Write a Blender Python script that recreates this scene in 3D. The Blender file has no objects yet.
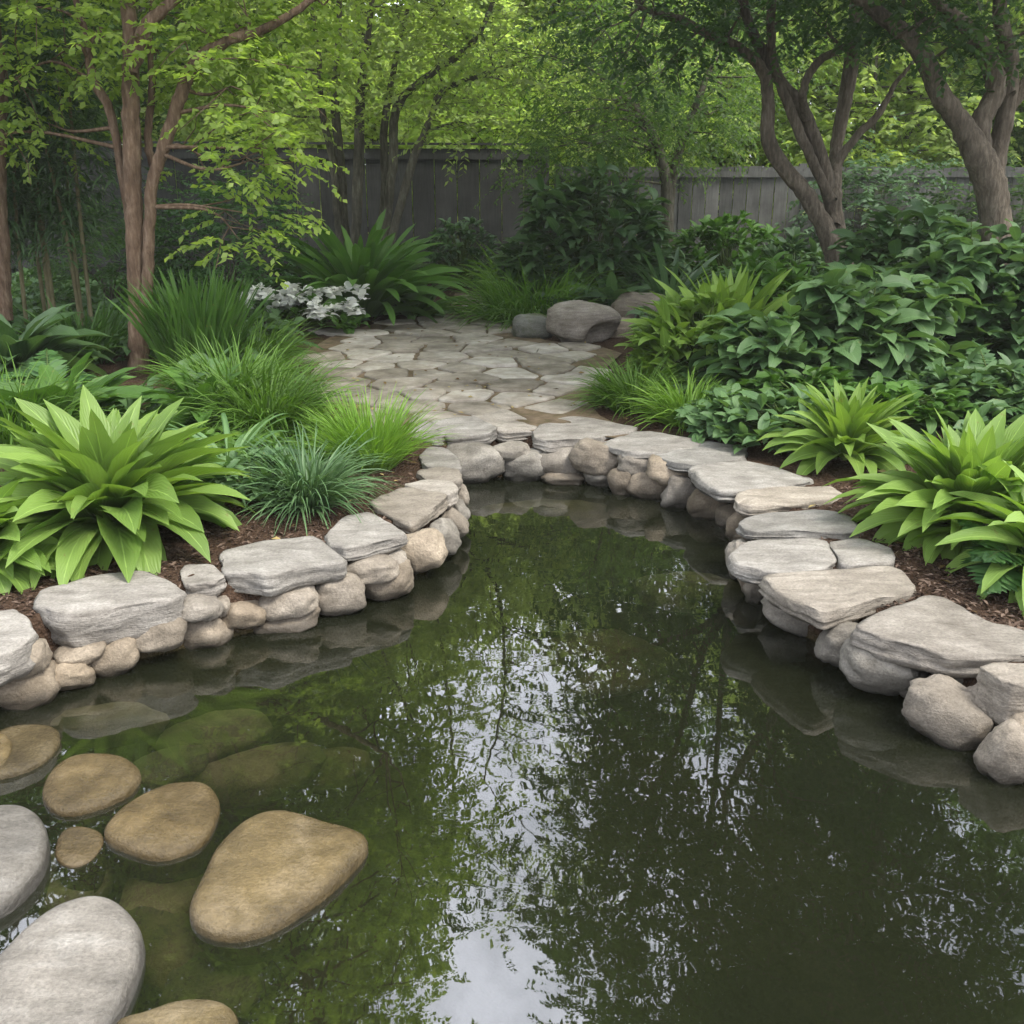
import bpy, math
import numpy as np
from mathutils import Vector, noise as mnoise

R = math.radians
scene = bpy.context.scene
COL = scene.collection

# ------------------------------------------------------------------ camera, light, exposure
PITCH = R(18.37); FPX = 1000.0; EYE = np.array([0.0, 0.0, 1.65])
cam_d = bpy.data.cameras.new("camera"); cam = bpy.data.objects.new("camera", cam_d); COL.objects.link(cam)
cam_d.sensor_width = 36; cam_d.lens = 36 * FPX / 1024; cam_d.clip_end = 600; cam_d.clip_start = 0.05
cam.location = EYE; cam.rotation_euler = (R(90) - PITCH, 0, 0)
scene.camera = cam

SUN_EL, SUN_AZ = R(58), R(125)          # azimuth: clockwise from +Y; high on the right, a little behind the photographer
world = bpy.data.worlds.new("World"); scene.world = world; world.use_nodes = True
wn = world.node_tree.nodes; wl = world.node_tree.links
bg = wn["Background"]; sky = wn.new("ShaderNodeTexSky"); sky.sky_type = 'NISHITA'; sky.sun_disc = False
sky.sun_elevation = SUN_EL; sky.sun_rotation = SUN_AZ; sky.air_density = 1.0; sky.dust_density = 4.0; sky.ozone_density = 1.0
hs = wn.new("ShaderNodeHueSaturation"); hs.inputs['Saturation'].default_value = 0.45
wl.new(sky.outputs[0], hs.inputs['Color'])
tcw = wn.new("ShaderNodeTexCoord"); cn = wn.new("ShaderNodeTexNoise"); cn.inputs['Scale'].default_value = 3.2; cn.inputs['Detail'].default_value = 6; cn.inputs['Roughness'].default_value = .6
wl.new(tcw.outputs['Generated'], cn.inputs['Vector'])
cr = wn.new("ShaderNodeMapRange"); cr.inputs['From Min'].default_value = .36; cr.inputs['From Max'].default_value = .60; wl.new(cn.outputs[0], cr.inputs['Value'])
cm_ = wn.new("ShaderNodeMixRGB"); cm_.inputs[2].default_value = (9.2, 9.5, 10.6, 1); wl.new(cr.outputs[0], cm_.inputs[0]); wl.new(hs.outputs[0], cm_.inputs[1])   # bright broken cloud
dp_ = wn.new("ShaderNodeVectorMath"); dp_.operation = 'DOT_PRODUCT'; dp_.inputs[1].default_value = (0.05, .78, .62); wl.new(tcw.outputs['Generated'], dp_.inputs[0])
gr = wn.new("ShaderNodeMapRange"); gr.interpolation_type = 'SMOOTHSTEP'; gr.inputs['From Min'].default_value = .55; gr.inputs['From Max'].default_value = 1.0; gr.inputs['To Min'].default_value = 1.0; gr.inputs['To Max'].default_value = 2.2
wl.new(dp_.outputs['Value'], gr.inputs['Value'])                     # added gradient: sky brightened to the north so the water mirrors it brightly
sc_ = wn.new("ShaderNodeVectorMath"); sc_.operation = 'SCALE'; wl.new(cm_.outputs[0], sc_.inputs[0]); wl.new(gr.outputs[0], sc_.inputs['Scale'])
wl.new(sc_.outputs[0], bg.inputs['Color']); bg.inputs['Strength'].default_value = 0.15
sd = bpy.data.lights.new("sun", 'SUN'); sd.energy = 2.4; sd.angle = R(22); sd.color = (1, 0.95, 0.86)
sun = bpy.data.objects.new("sun", sd); COL.objects.link(sun)
sdir = Vector((math.sin(SUN_AZ) * math.cos(SUN_EL), math.cos(SUN_AZ) * math.cos(SUN_EL), math.sin(SUN_EL)))
sun.rotation_euler = sdir.to_track_quat('Z', 'Y').to_euler(); sun.location = sdir * 40

vs = scene.view_settings; vs.view_transform = 'Standard'; vs.look = 'None'; vs.gamma = 1; vs.exposure = 0.84
scene.render.engine = 'CYCLES'
cy = scene.cycles
cy.max_bounces = 7; cy.diffuse_bounces = 3; cy.glossy_bounces = 3; cy.transmission_bounces = 4; cy.transparent_max_bounces = 8
cy.caustics_reflective = False; cy.caustics_refractive = False; cy.use_denoising = True
cy.sample_clamp_indirect = 4

# ------------------------------------------------------------------ helpers
_f = np.array([0, math.cos(PITCH), -math.sin(PITCH)]); _u = np.array([0, math.sin(PITCH), math.cos(PITCH)])
def ray(px, py):
    return _f * FPX + np.array([1.0, 0, 0]) * (px - 512) - _u * (py - 512)
def G(px, py, z=0.0):                  # where the line of sight meets height z
    d = ray(px, py); return EYE + d * ((z - EYE[2]) / d[2])
def D(px, py, Y):                      # where it meets distance Y
    d = ray(px, py); return EYE + d * (Y / d[1])

def mesh_obj(name, V, F, mat, parent=None, uv=None, rnd=None, smooth=True):
    me = bpy.data.meshes.new(name)
    V = np.asarray(V, dtype=np.float32)
    if isinstance(F, np.ndarray):
        n, k = F.shape; tot = np.full(n, k, dtype=np.int32); flat = F.astype(np.int32).ravel()
    else:
        tot = np.array([len(f) for f in F], dtype=np.int32); flat = np.fromiter((i for f in F for i in f), dtype=np.int32)
    me.vertices.add(len(V)); me.vertices.foreach_set("co", V.ravel())
    me.loops.add(len(flat)); me.loops.foreach_set("vertex_index", flat)
    me.polygons.add(len(tot)); st = np.zeros(len(tot), dtype=np.int32); st[1:] = np.cumsum(tot)[:-1]
    me.polygons.foreach_set("loop_start", st)
    me.polygons.foreach_set("use_smooth", np.full(len(tot), smooth, dtype=bool))
    if uv is not None:
        l = me.uv_layers.new(name="UVMap"); l.data.foreach_set("uv", np.asarray(uv, dtype=np.float32)[flat].ravel())
    if rnd is not None:
        a = me.attributes.new("rnd", 'FLOAT', 'FACE'); a.data.foreach_set("value", np.asarray(rnd, dtype=np.float32))
    me.update(calc_edges=True); me.validate()
    me.materials.append(mat)
    o = bpy.data.objects.new(name, me); COL.objects.link(o)
    if parent is not None: o.parent = parent
    return o

def tag(o, label, cat, group=None):
    o["label"] = label; o["category"] = cat; o["kind"] = "thing"
    if group: o["group"] = group
    return o
def struct(o, kind="structure"):
    o["kind"] = kind; return o
def thing(name, label, cat, loc=(0, 0, 0), group=None):
    o = bpy.data.objects.new(name, None); COL.objects.link(o); o.location = loc; o.empty_display_size = 0.2
    return tag(o, label, cat, group)
def put(o, parent):                    # geometry was made in world space: keep it there under an Empty standing at its base
    o.parent = parent; o.location = -Vector(parent.location); return o
def copy_tree(o, parent=None):
    c = o.copy(); COL.objects.link(c); c.parent = parent
    for ch in list(o.children): copy_tree(ch, c)
    return c

class Acc:                             # gathers many small pieces of ONE part
    def __init__(s): s.V = []; s.F = []; s.U = []; s.R = []; s.n = 0
    def add(s, V, F, U=None, Rn=None):
        V = np.asarray(V, dtype=np.float32).reshape(-1, 3); F = np.asarray(F, dtype=np.int64)
        s.V.append(V); s.F.append(F + s.n); s.n += len(V)
        s.U.append(np.zeros((len(V), 2), np.float32) if U is None else np.asarray(U, np.float32).reshape(-1, 2))
        s.R.append(np.full(len(F), .5, np.float32) if Rn is None else np.asarray(Rn, np.float32))
    def build(s, name, mat, parent=None, smooth=True):
        o = mesh_obj(name, np.concatenate(s.V), np.concatenate(s.F), mat, None, np.concatenate(s.U), np.concatenate(s.R), smooth)
        if parent is not None: put(o, parent)
        return o

def smooth_path(P, sub=6):             # Catmull-Rom through rows (x, y, z, radius)
    P = np.asarray(P, float); P = np.vstack([2 * P[0] - P[1], P, 2 * P[-1] - P[-2]]); out = []
    for i in range(1, len(P) - 2):
        for t in np.linspace(0, 1, sub, endpoint=False):
            a, b, c, d = P[i - 1], P[i], P[i + 1], P[i + 2]
            out.append(.5 * (2 * b + (c - a) * t + (2 * a - 5 * b + 4 * c - d) * t * t + (3 * b - a - 3 * c + d) * t ** 3))
    out.append(P[-2]); return np.array(out)
def tube(acc, path, sides=8, wob=0.0, rng=None):
    path = np.asarray(path, float); c = path[:, :3]; r = np.maximum(path[:, 3], .0015)
    T = np.gradient(c, axis=0); T /= np.linalg.norm(T, axis=1)[:, None] + 1e-9
    ref = np.array([0.31, 0.95, 0.05]); A = np.cross(T, ref); A /= np.linalg.norm(A, axis=1)[:, None] + 1e-9; B = np.cross(T, A)
    th = np.linspace(0, 2 * math.pi, sides, endpoint=False)
    rr = r[:, None] * np.ones(sides)
    if wob and rng is not None:
        rr = rr * (1 + wob * (np.sin(th * 2 + 1.1)[None] * .6 + rng.normal(0, .5, rr.shape)))
    V = c[:, None] + rr[..., None] * (np.cos(th)[None, :, None] * A[:, None] + np.sin(th)[None, :, None] * B[:, None])
    n = len(c); i = np.arange(n - 1)[:, None] * sides; j = np.arange(sides)[None]; k = (j + 1) % sides
    F = np.stack([i + j, i + k, i + sides + k, i + sides + j], -1).reshape(-1, 4)
    U = np.stack([np.broadcast_to(j / sides, (n, sides)), np.broadcast_to(np.arange(n)[:, None] * .1, (n, sides))], -1)
    acc.add(V, F, U)

# leaf blades: N strips bent along their length, folded along the midrib
def P_lance(t): return np.sin(math.pi * np.clip(t, 0, 1) ** .8) ** .85
def P_hosta(t):
    u = np.clip((t - .2) / .8, 0, 1); return np.maximum(np.where(t < .2, .09, 0), np.sin(math.pi * u ** .62) ** .8)
def P_broad(t):
    u = np.clip((t - .22) / .78, 0, 1); return np.maximum(np.where(t < .22, .05, 0), np.sin(math.pi * u ** .55) ** .7)
def P_grass(t): return np.minimum(1, .5 + t * 3) * (1 - t) ** .7
def P_strap(t): return np.minimum(1, .35 + t * 3) * np.sqrt(np.clip(1 - t ** 3, 0, 1))
def P_oval(t): return np.maximum(np.sin(math.pi * t ** .85) ** .8, np.where(t < .1, .06, 0))
def strips(acc, rng, p0, az, th0, droop, L, W, prof, S=5, fold=.3, wave=0., roll=.2, bend=1.3):
    N = len(az); p0 = np.broadcast_to(np.asarray(p0, float), (N, 3))
    one = np.ones(N); th0 = th0 * one; droop = droop * one; L = L * one; W = W * one
    t = np.linspace(0, 1, S + 1)
    th = th0[:, None] - droop[:, None] * t[None] ** bend
    tm = (th[:, 1:] + th[:, :-1]) / 2; ds = (L / S)[:, None]
    X = np.concatenate([np.zeros((N, 1)), np.cumsum(np.cos(tm) * ds, 1)], 1); Z = np.concatenate([np.zeros((N, 1)), np.cumsum(np.sin(tm) * ds, 1)], 1)
    h = np.stack([np.cos(az), np.sin(az), 0 * az], -1); up = np.array([0, 0, 1.0])
    side = np.stack([-np.sin(az), np.cos(az), 0 * az], -1)
    sway = (rng.normal(0, .06, N) * L)[:, None] * t[None] ** 2
    c = p0[:, None] + X[..., None] * h[:, None] + Z[..., None] * up + sway[..., None] * side[:, None]
    nrm = -np.sin(th)[..., None] * h[:, None] + np.cos(th)[..., None] * up
    rl = rng.normal(0, roll, N)[:, None, None]
    s2 = side[:, None] * np.cos(rl) + nrm * np.sin(rl); n2 = nrm * np.cos(rl) - side[:, None] * np.sin(rl)
    w = (W[:, None] * prof(t)[None])[..., None]
    wv = wave * W[:, None, None] * np.sin(t * 14 + rng.uniform(0, 6, N)[:, None])[..., None] * prof(t)[None, :, None]
    Lf = c + s2 * w * math.cos(fold) + n2 * (w * math.sin(fold) + wv); Rt = c - s2 * w * math.cos(fold) + n2 * (w * math.sin(fold) - wv)
    V = np.stack([Lf, c, Rt], 2)                                     # N, S+1, 3, 3
    b = (np.arange(N) * (S + 1) * 3)[:, None, None] + (np.arange(S) * 3)[None, :, None] + np.arange(2)[None, None]
    F = np.stack([b, b + 1, b + 4, b + 3], -1)[..., ::-1].reshape(-1, 4)
    U = np.stack([np.broadcast_to(np.array([0, .5, 1.])[None, None], (N, S + 1, 3)), np.broadcast_to(t[None, :, None], (N, S + 1, 3))], -1)
    acc.add(V, F, U, np.repeat(rng.uniform(0, 1, N), S * 2))

def small_leaves(acc, rng, p, d, n, L, W, fold=.25):   # folded four-corner leaflets: p base, d direction, n face normal
    N = len(p); d = d / (np.linalg.norm(d, axis=1)[:, None] + 1e-9)
    s = np.cross(n, d); s /= np.linalg.norm(s, axis=1)[:, None] + 1e-9; n = np.cross(d, s)
    L = (L * np.ones(N))[:, None]; W = (W * np.ones(N))[:, None]
    m = p + d * L * .45; V = np.stack([p, m + s * W + n * W * fold, p + d * L, m - s * W + n * W * fold], 1)
    F = np.arange(N * 4).reshape(N, 4)
    U = np.broadcast_to(np.array([[.5, 0], [1, .45], [.5, 1], [0, .45]])[None], (N, 4, 2))
    acc.add(V, F, U, rng.uniform(0, 1, N))

def unit(rng, N):
    v = rng.normal(0, 1, (N, 3)); return v / np.linalg.norm(v, axis=1)[:, None]

# ------------------------------------------------------------------ materials
def new_mat(name):
    m = bpy.data.materials.new(name); m.use_nodes = True; nt = m.node_tree
    for n in list(nt.nodes): nt.nodes.remove(n)
    out = nt.nodes.new("ShaderNodeOutputMaterial")
    def N(t, **kw):
        n = nt.nodes.new(t)
        for k, v in kw.items():
            if k in n.inputs: n.inputs[k].default_value = v
            else: setattr(n, k, v)
        return n
    return m, N, nt.links.new, out
def ramp(N, stops):
    r = N("ShaderNodeValToRGB"); e = r.color_ramp.elements
    while len(e) < len(stops): e.new(.5)
    for i, (p, c) in enumerate(stops): e[i].position = p; e[i].color = (*c, 1)
    return r

def leaf_mat(name, dark, light, trans=.35, rough=.5, rib=.0, tcol=None, yellow=.0):
    m, N, L, out = new_mat(name)
    at = N("ShaderNodeAttribute", attribute_name="rnd")
    geo = N("ShaderNodeNewGeometry"); nz = N("ShaderNodeTexNoise", Scale=3.0, Detail=3.0); L(geo.outputs['Position'], nz.inputs['Vector'])
    mx = N("ShaderNodeMath", operation='MULTIPLY_ADD'); mx.inputs[1].default_value = .55; L(at.outputs['Fac'], mx.inputs[0])
    sb = N("ShaderNodeMath", operation='MULTIPLY_ADD'); sb.inputs[1].default_value = 1.1; sb.inputs[2].default_value = -.3; L(nz.outputs[0], sb.inputs[0])
    L(sb.outputs[0], mx.inputs[2])
    stops = [(0.05, dark), (.95, light)]
    rp = ramp(N, stops); L(mx.outputs[0], rp.inputs[0]); col = rp.outputs[0]
    oi = N("ShaderNodeObjectInfo"); vr = N("ShaderNodeMapRange"); vr.inputs['To Min'].default_value = .85; vr.inputs['To Max'].default_value = 1.15; L(oi.outputs['Random'], vr.inputs['Value'])
    vs_ = N("ShaderNodeVectorMath", operation='SCALE'); L(col, vs_.inputs[0]); L(vr.outputs[0], vs_.inputs['Scale']); col = vs_.outputs[0]
    bn = N("ShaderNodeTexNoise", Scale=28.0, Detail=3.0); L(geo.outputs['Position'], bn.inputs['Vector'])
    bm = N("ShaderNodeMapRange"); bm.inputs['From Min'].default_value = .66; bm.inputs['From Max'].default_value = .74; bm.inputs['To Max'].default_value = .55 if rib else .25; L(bn.outputs[0], bm.inputs['Value'])
    bx = N("ShaderNodeMixRGB"); bx.inputs[2].default_value = (.20, .17, .05, 1); L(bm.outputs[0], bx.inputs[0]); L(col, bx.inputs[1]); col = bx.outputs[0]
    bs = N("ShaderNodeBsdfPrincipled", Roughness=rough); bs.inputs['Specular IOR Level'].default_value = .35
    if rib:
        uv = N("ShaderNodeUVMap"); sp = N("ShaderNodeSeparateXYZ"); L(uv.outputs[0], sp.inputs[0])
        a = N("ShaderNodeMath", operation='SUBTRACT'); a.inputs[1].default_value = .5; L(sp.outputs[0], a.inputs[0])
        b = N("ShaderNodeMath", operation='ABSOLUTE'); L(a.outputs[0], b.inputs[0])
        # veins: slanted from the midrib outward
        v1 = N("ShaderNodeMath", operation='MULTIPLY_ADD'); v1.inputs[1].default_value = -60; L(b.outputs[0], v1.inputs[0])
        v2 = N("ShaderNodeMath", operation='MULTIPLY'); v2.inputs[1].default_value = 75; L(sp.outputs[1], v2.inputs[0]); L(v2.outputs[0], v1.inputs[2])
        v3 = N("ShaderNodeMath", operation='SINE'); L(v1.outputs[0], v3.inputs[0])
        mr = N("ShaderNodeMapRange"); mr.inputs['From Min'].default_value = .035; mr.inputs['From Max'].default_value = .0; L(b.outputs[0], mr.inputs['Value'])
        mixc = N("ShaderNodeMixRGB", blend_type='MIX'); mixc.inputs[2].default_value = (*[min(1, c * 1.5 + .02) for c in light], 1)
        fr = N("ShaderNodeMath", operation='MULTIPLY'); fr.inputs[1].default_value = rib; L(mr.outputs[0], fr.inputs[0]); L(fr.outputs[0], mixc.inputs[0])
        L(col, mixc.inputs[1]); col = mixc.outputs[0]
        bp = N("ShaderNodeBump", Strength=.25, Distance=.004); L(v3.outputs[0], bp.inputs['Height']); L(bp.outputs[0], bs.inputs['Normal'])
    L(col, bs.inputs['Base Color'])
    tr = N("ShaderNodeBsdfTranslucent")
    tm = N("ShaderNodeMixRGB", blend_type='MULTIPLY'); tm.inputs[0].default_value = 1; tm.inputs[2].default_value = (*(tcol or (1.25, 1.3, .6)), 1)
    L(col, tm.inputs[1]); L(tm.outputs[0], tr.inputs[0])
    ms = N("ShaderNodeMixShader"); ms.inputs[0].default_value = trans; L(bs.outputs[0], ms.inputs[1]); L(tr.outputs[0], ms.inputs[2]); L(ms.outputs[0], out.inputs[0])
    return m

def stone_mat(name, c_dark, c_mid, c_light, scale=1.0, strata=True, wet=True, rough=.85, moss=0., hue=.5):
    m, N, L, out = new_mat(name)
    geo = N("ShaderNodeNewGeometry"); oi = N("ShaderNodeObjectInfo")
    off = N("ShaderNodeVectorMath", operation='SCALE'); off.inputs['Scale'].default_value = 13.0
    cmb = N("ShaderNodeCombineXYZ"); L(oi.outputs['Random'], cmb.inputs[0]); L(oi.outputs['Random'], cmb.inputs[1]); L(cmb.outputs[0], off.inputs[0])
    ad = N("ShaderNodeVectorMath", operation='ADD'); L(geo.outputs['Position'], ad.inputs[0]); L(off.outputs[0], ad.inputs[1])
    n1 = N("ShaderNodeTexNoise", Scale=5.0 * scale, Detail=8.0, Roughness=.65); L(ad.outputs[0], n1.inputs['Vector'])
    rot = N("ShaderNodeMapping"); rot.inputs['Scale'].default_value = (2.2, 9, 30); rot.inputs['Rotation'].default_value = (.06, .05, .25); L(ad.outputs[0], rot.inputs['Vector'])
    n2 = N("ShaderNodeTexNoise", Scale=1.6 * scale, Detail=6.0, Roughness=.7, Distortion=.6); L(rot.outputs[0], n2.inputs['Vector'])
    n3 = N("ShaderNodeTexNoise", Scale=90.0, Detail=4.0, Roughness=.7); L(ad.outputs[0], n3.inputs['Vector'])
    mixn = N("ShaderNodeMath", operation='MULTIPLY_ADD'); mixn.inputs[1].default_value = .5 if strata else .15; L(n2.outputs[0], mixn.inputs[0])
    a1 = N("ShaderNodeMath", operation='MULTIPLY'); a1.inputs[1].default_value = .5 if strata else .85; L(n1.outputs[0], a1.inputs[0]); L(a1.outputs[0], mixn.inputs[2])
    rp = ramp(N, [(.3, c_dark), (.5, c_mid), (.68, c_light)]); L(mixn.outputs[0], rp.inputs[0])
    # speckle
    sp = N("ShaderNodeMapRange"); sp.inputs['From Min'].default_value = .3; sp.inputs['From Max'].default_value = .7; sp.inputs['To Min'].default_value = .72; sp.inputs['To Max'].default_value = 1.22; L(n3.outputs[0], sp.inputs['Value'])
    # each stone its own shade: some sandy, some grey
    hr = N("ShaderNodeMath", operation='MULTIPLY'); hr.inputs[1].default_value = 7.3; L(oi.outputs['Random'], hr.inputs[0]); hf = N("ShaderNodeMath", operation='FRACT'); L(hr.outputs[0], hf.inputs[0])
    hc = ramp(N, [(0, (1.14, 1.0, .80)), (.5, (1, 1, 1)), (1, (.90, .95, .98))]); L(hf.outputs[0], hc.inputs[0])
    hm = N("ShaderNodeMixRGB", blend_type='MULTIPLY'); hm.inputs[0].default_value = hue; L(rp.outputs[0], hm.inputs[1]); L(hc.outputs[0], hm.inputs[2])
    vr = N("ShaderNodeMapRange"); vr.inputs['To Min'].default_value = .78; vr.inputs['To Max'].default_value = 1.18; L(oi.outputs['Random'], vr.inputs['Value'])
    mm = N("ShaderNodeMath", operation='MULTIPLY'); L(sp.outputs[0], mm.inputs[0]); L(vr.outputs[0], mm.inputs[1])
    cm = N("ShaderNodeVectorMath", operation='SCALE'); L(hm.outputs[0], cm.inputs[0]); L(mm.outputs[0], cm.inputs['Scale'])
    col = cm.outputs[0]
    sx = N("ShaderNodeSeparateXYZ"); L(geo.outputs['Position'], sx.inputs[0])
    if moss:
        nm = N("ShaderNodeTexNoise", Scale=3.2, Detail=6.0); L(ad.outputs[0], nm.inputs['Vector'])
        mr = N("ShaderNodeMapRange"); mr.inputs['From Min'].default_value = .62 - moss * .25; mr.inputs['From Max'].default_value = .72 - moss * .2; mr.inputs['To Max'].default_value = .8; L(nm.outputs[0], mr.inputs['Value'])
        mc = N("ShaderNodeMixRGB"); mc.inputs[2].default_value = (.07, .085, .025, 1); L(mr.outputs[0], mc.inputs[0]); L(col, mc.inputs[1]); col = mc.outputs[0]
    bs = N("ShaderNodeBsdfPrincipled", Roughness=rough); bs.inputs['Specular IOR Level'].default_value = .3
    if wet:                              # water stain at the tide line
        nw = N("ShaderNodeTexNoise", Scale=9.0, Detail=3.0); L(geo.outputs['Position'], nw.inputs['Vector'])
        zz = N("ShaderNodeMath", operation='MULTIPLY_ADD'); zz.inputs[1].default_value = .05; L(nw.outputs[0], zz.inputs[0]); L(sx.outputs[2], zz.inputs[2])
        wr = N("ShaderNodeMapRange"); wr.inputs['From Min'].default_value = -.225; wr.inputs['From Max'].default_value = -.185; wr.inputs['To Min'].default_value = .42; L(zz.outputs[0], wr.inputs['Value'])
        wc = N("ShaderNodeVectorMath", operation='SCALE'); L(col, wc.inputs[0]); L(wr.outputs[0], wc.inputs['Scale']); col = wc.outputs[0]
        rr = N("ShaderNodeMath", operation='MULTIPLY'); rr.inputs[1].default_value = rough; L(wr.outputs[0], rr.inputs[0]); L(rr.outputs[0], bs.inputs['Roughness'])
    L(col, bs.inputs['Base Color'])
    hsum = N("ShaderNodeMath", operation='MULTIPLY_ADD'); hsum.inputs[1].default_value = 1.2 if strata else .3; L(n2.outputs[0], hsum.inputs[0])
    h3 = N("ShaderNodeMath", operation='MULTIPLY_ADD'); h3.inputs[1].default_value = .45; L(n3.outputs[0], h3.inputs[0]); L(n1.outputs[0], h3.inputs[2]); L(h3.outputs[0], hsum.inputs[2])
    bp = N("ShaderNodeBump", Strength=.75, Distance=.018); L(hsum.outputs[0], bp.inputs['Height']); L(bp.outputs[0], bs.inputs['Normal'])
    L(bs.outputs[0], out.inputs[0]); return m

def rough_mat(name, stops, scale, stretch=(1, 1, 1), bump=.5, dist=.02, rough=.9, attr=0., obj=0.):
    m, N, L, out = new_mat(name)
    geo = N("ShaderNodeNewGeometry"); mp = N("ShaderNodeMapping"); mp.inputs['Scale'].default_value = stretch; L(geo.outputs['Position'], mp.inputs['Vector'])
    n1 = N("ShaderNodeTexNoise", Scale=scale, Detail=8.0, Roughness=.7); L(mp.outputs[0], n1.inputs['Vector'])
    fac = n1.outputs[0]
    if attr:
        at = N("ShaderNodeAttribute", attribute_name="rnd"); m1 = N("ShaderNodeMath", operation='MULTIPLY_ADD'); m1.inputs[1].default_value = attr; L(at.outputs['Fac'], m1.inputs[0])
        m2 = N("ShaderNodeMath", operation='SUBTRACT'); m2.inputs[1].default_value = attr / 2; L(fac, m2.inputs[0]); L(m2.outputs[0], m1.inputs[2]); fac = m1.outputs[0]
    rp = ramp(N, stops); L(fac, rp.inputs[0])
    bs = N("ShaderNodeBsdfPrincipled", Roughness=rough); bs.inputs['Specular IOR Level'].default_value = .2; 
    nl = N("ShaderNodeTexNoise", Scale=2.3, Detail=5.0, Roughness=.7); L(geo.outputs['Position'], nl.inputs['Vector'])
    ml = N("ShaderNodeMapRange"); ml.inputs['From Min'].default_value = .3; ml.inputs['From Max'].default_value = .7; ml.inputs['To Min'].default_value = .62; ml.inputs['To Max'].default_value = 1.3; L(nl.outputs[0], ml.inputs['Value'])
    cl = N("ShaderNodeVectorMath", operation='SCALE'); L(rp.outputs[0], cl.inputs[0]); L(ml.outputs[0], cl.inputs['Scale']); L(cl.outputs[0], bs.inputs['Base Color'])
    bp = N("ShaderNodeBump", Strength=bump, Distance=dist); L(n1.outputs[0], bp.inputs['Height']); L(bp.outputs[0], bs.inputs['Normal'])
    L(bs.outputs[0], out.inputs[0]); return m

M_SLAB = stone_mat("coping stone", (.125, .112, .095), (.265, .245, .215), (.42, .395, .355))
M_COB = stone_mat("wall cobble stone", (.115, .10, .08), (.225, .20, .165), (.36, .325, .275), strata=False, hue=.7)
M_RIV = stone_mat("tan river stone", (.095, .07, .03), (.205, .155, .072), (.33, .262, .155), scale=1.3, strata=False, wet=True, rough=.55)
M_RIVG = stone_mat("grey river stone", (.12, .108, .09), (.225, .205, .175), (.33, .31, .275), scale=1.1, strata=True, wet=True)
M_SUNK = stone_mat("sunken stone", (.12, .105, .06), (.24, .21, .125), (.36, .32, .21), strata=False, wet=False, moss=.8)
M_BOUL = stone_mat("boulder", (.10, .085, .065), (.23, .20, .165), (.38, .345, .30), wet=False)
M_MOSSROCK = stone_mat("mossy rock", (.08, .085, .07), (.14, .14, .12), (.2, .2, .17), wet=False, moss=.7)
M_FLAG = rough_mat("flagstone", [(.25, (.15, .13, .10)), (.5, (.28, .25, .205)), (.72, (.43, .40, .35))], 4.0, bump=.55, dist=.02, attr=.35)
M_BARK = rough_mat("bark", [(.3, (.07, .046, .03)), (.5, (.17, .112, .074)), (.7, (.30, .22, .155))], 6.0, (5, 5, 1.0), bump=.8, dist=.03)
M_BARKD = rough_mat("dull brown bark", [(.3, (.06, .05, .037)), (.5, (.13, .108, .08)), (.7, (.235, .20, .155))], 6.0, (5, 5, 1.0), bump=.9, dist=.035)
M_BARKG = rough_mat("grey green bark", [(.3, (.05, .045, .03)), (.5, (.11, .10, .075)), (.7, (.2, .19, .14))], 6.0, (5, 5, 1.0), bump=.7, dist=.03)
M_CANE = rough_mat("dry cane", [(.3, (.11, .10, .05)), (.7, (.24, .21, .12))], 8.0, (4, 4, .8), bump=.3)
M_STEM = rough_mat("green stem", [(.3, (.05, .08, .02)), (.7, (.12, .17, .05))], 12.0, bump=.1)
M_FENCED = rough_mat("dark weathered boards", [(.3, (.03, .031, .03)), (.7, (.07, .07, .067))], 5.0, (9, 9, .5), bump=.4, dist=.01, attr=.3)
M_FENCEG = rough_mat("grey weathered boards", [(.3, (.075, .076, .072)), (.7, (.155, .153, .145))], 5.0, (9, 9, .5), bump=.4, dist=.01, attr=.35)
# ------------------------------------------------------------------ the pond, ground and path
WZ = -0.28
pond_px = [(-420, 760), (-200, 690), (-60, 645), (30, 612), (120, 594), (200, 578), (290, 560), (360, 536), (415, 505), (437, 488), (441, 470), (436, 452), (433, 438),
           (460, 432), (500, 427), (580, 432), (650, 443), (715, 464), (765, 480), (785, 497), (790, 520), (785, 545), (800, 566), (850, 588), (905, 612), (960, 640),
           (1015, 670), (1100, 722), (1250, 800)]
POND = np.array([G(x, y)[:2] for x, y in pond_px]); POND = np.vstack([POND, [(3.0, -.5), (2.5, -1.2), (-2.6, -1.2), (-3.4, .4)]])
path_px = [(405, 437), (330, 400), (318, 384), (306, 350), (330, 336), (380, 321), (438, 313), (452, 303), (455, 292), (492, 290), (500, 306), (512, 324), (545, 339), (600, 345),
           (622, 352), (600, 372), (586, 398), (600, 414), (655, 441), (580, 432), (500, 427), (440, 436)]
PATH = np.array([G(x, y)[:2] for x, y in path_px])
def sdist(Pt, poly):                   # signed distance, negative inside
    Pt = np.asarray(Pt, float); a = poly; b = np.roll(poly, -1, 0); d = np.full(len(Pt), 1e9); ins = np.zeros(len(Pt), bool)
    for p, q in zip(a, b):
        e = q - p; w = Pt - p; t = np.clip((w @ e) / (e @ e), 0, 1); d = np.minimum(d, np.hypot(*(w - t[:, None] * e).T))
        c = ((p[1] > Pt[:, 1]) != (q[1] > Pt[:, 1])); xi = (q[0] - p[0]) * (Pt[:, 1] - p[1]) / (q[1] - p[1] + 1e-12) + p[0]
        ins ^= c & (Pt[:, 0] < xi)
    return np.where(ins, -d, d)
def sstep(a, b, x):
    t = np.clip((x - a) / (b - a), 0, 1); return t * t * (3 - 2 * t)
SHAL = np.array([G(90, 860, -.4)[:2], G(0, 950, -.4)[:2], G(-60, 820, -.4)[:2], G(250, 900, -.45)[:2]])
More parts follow.
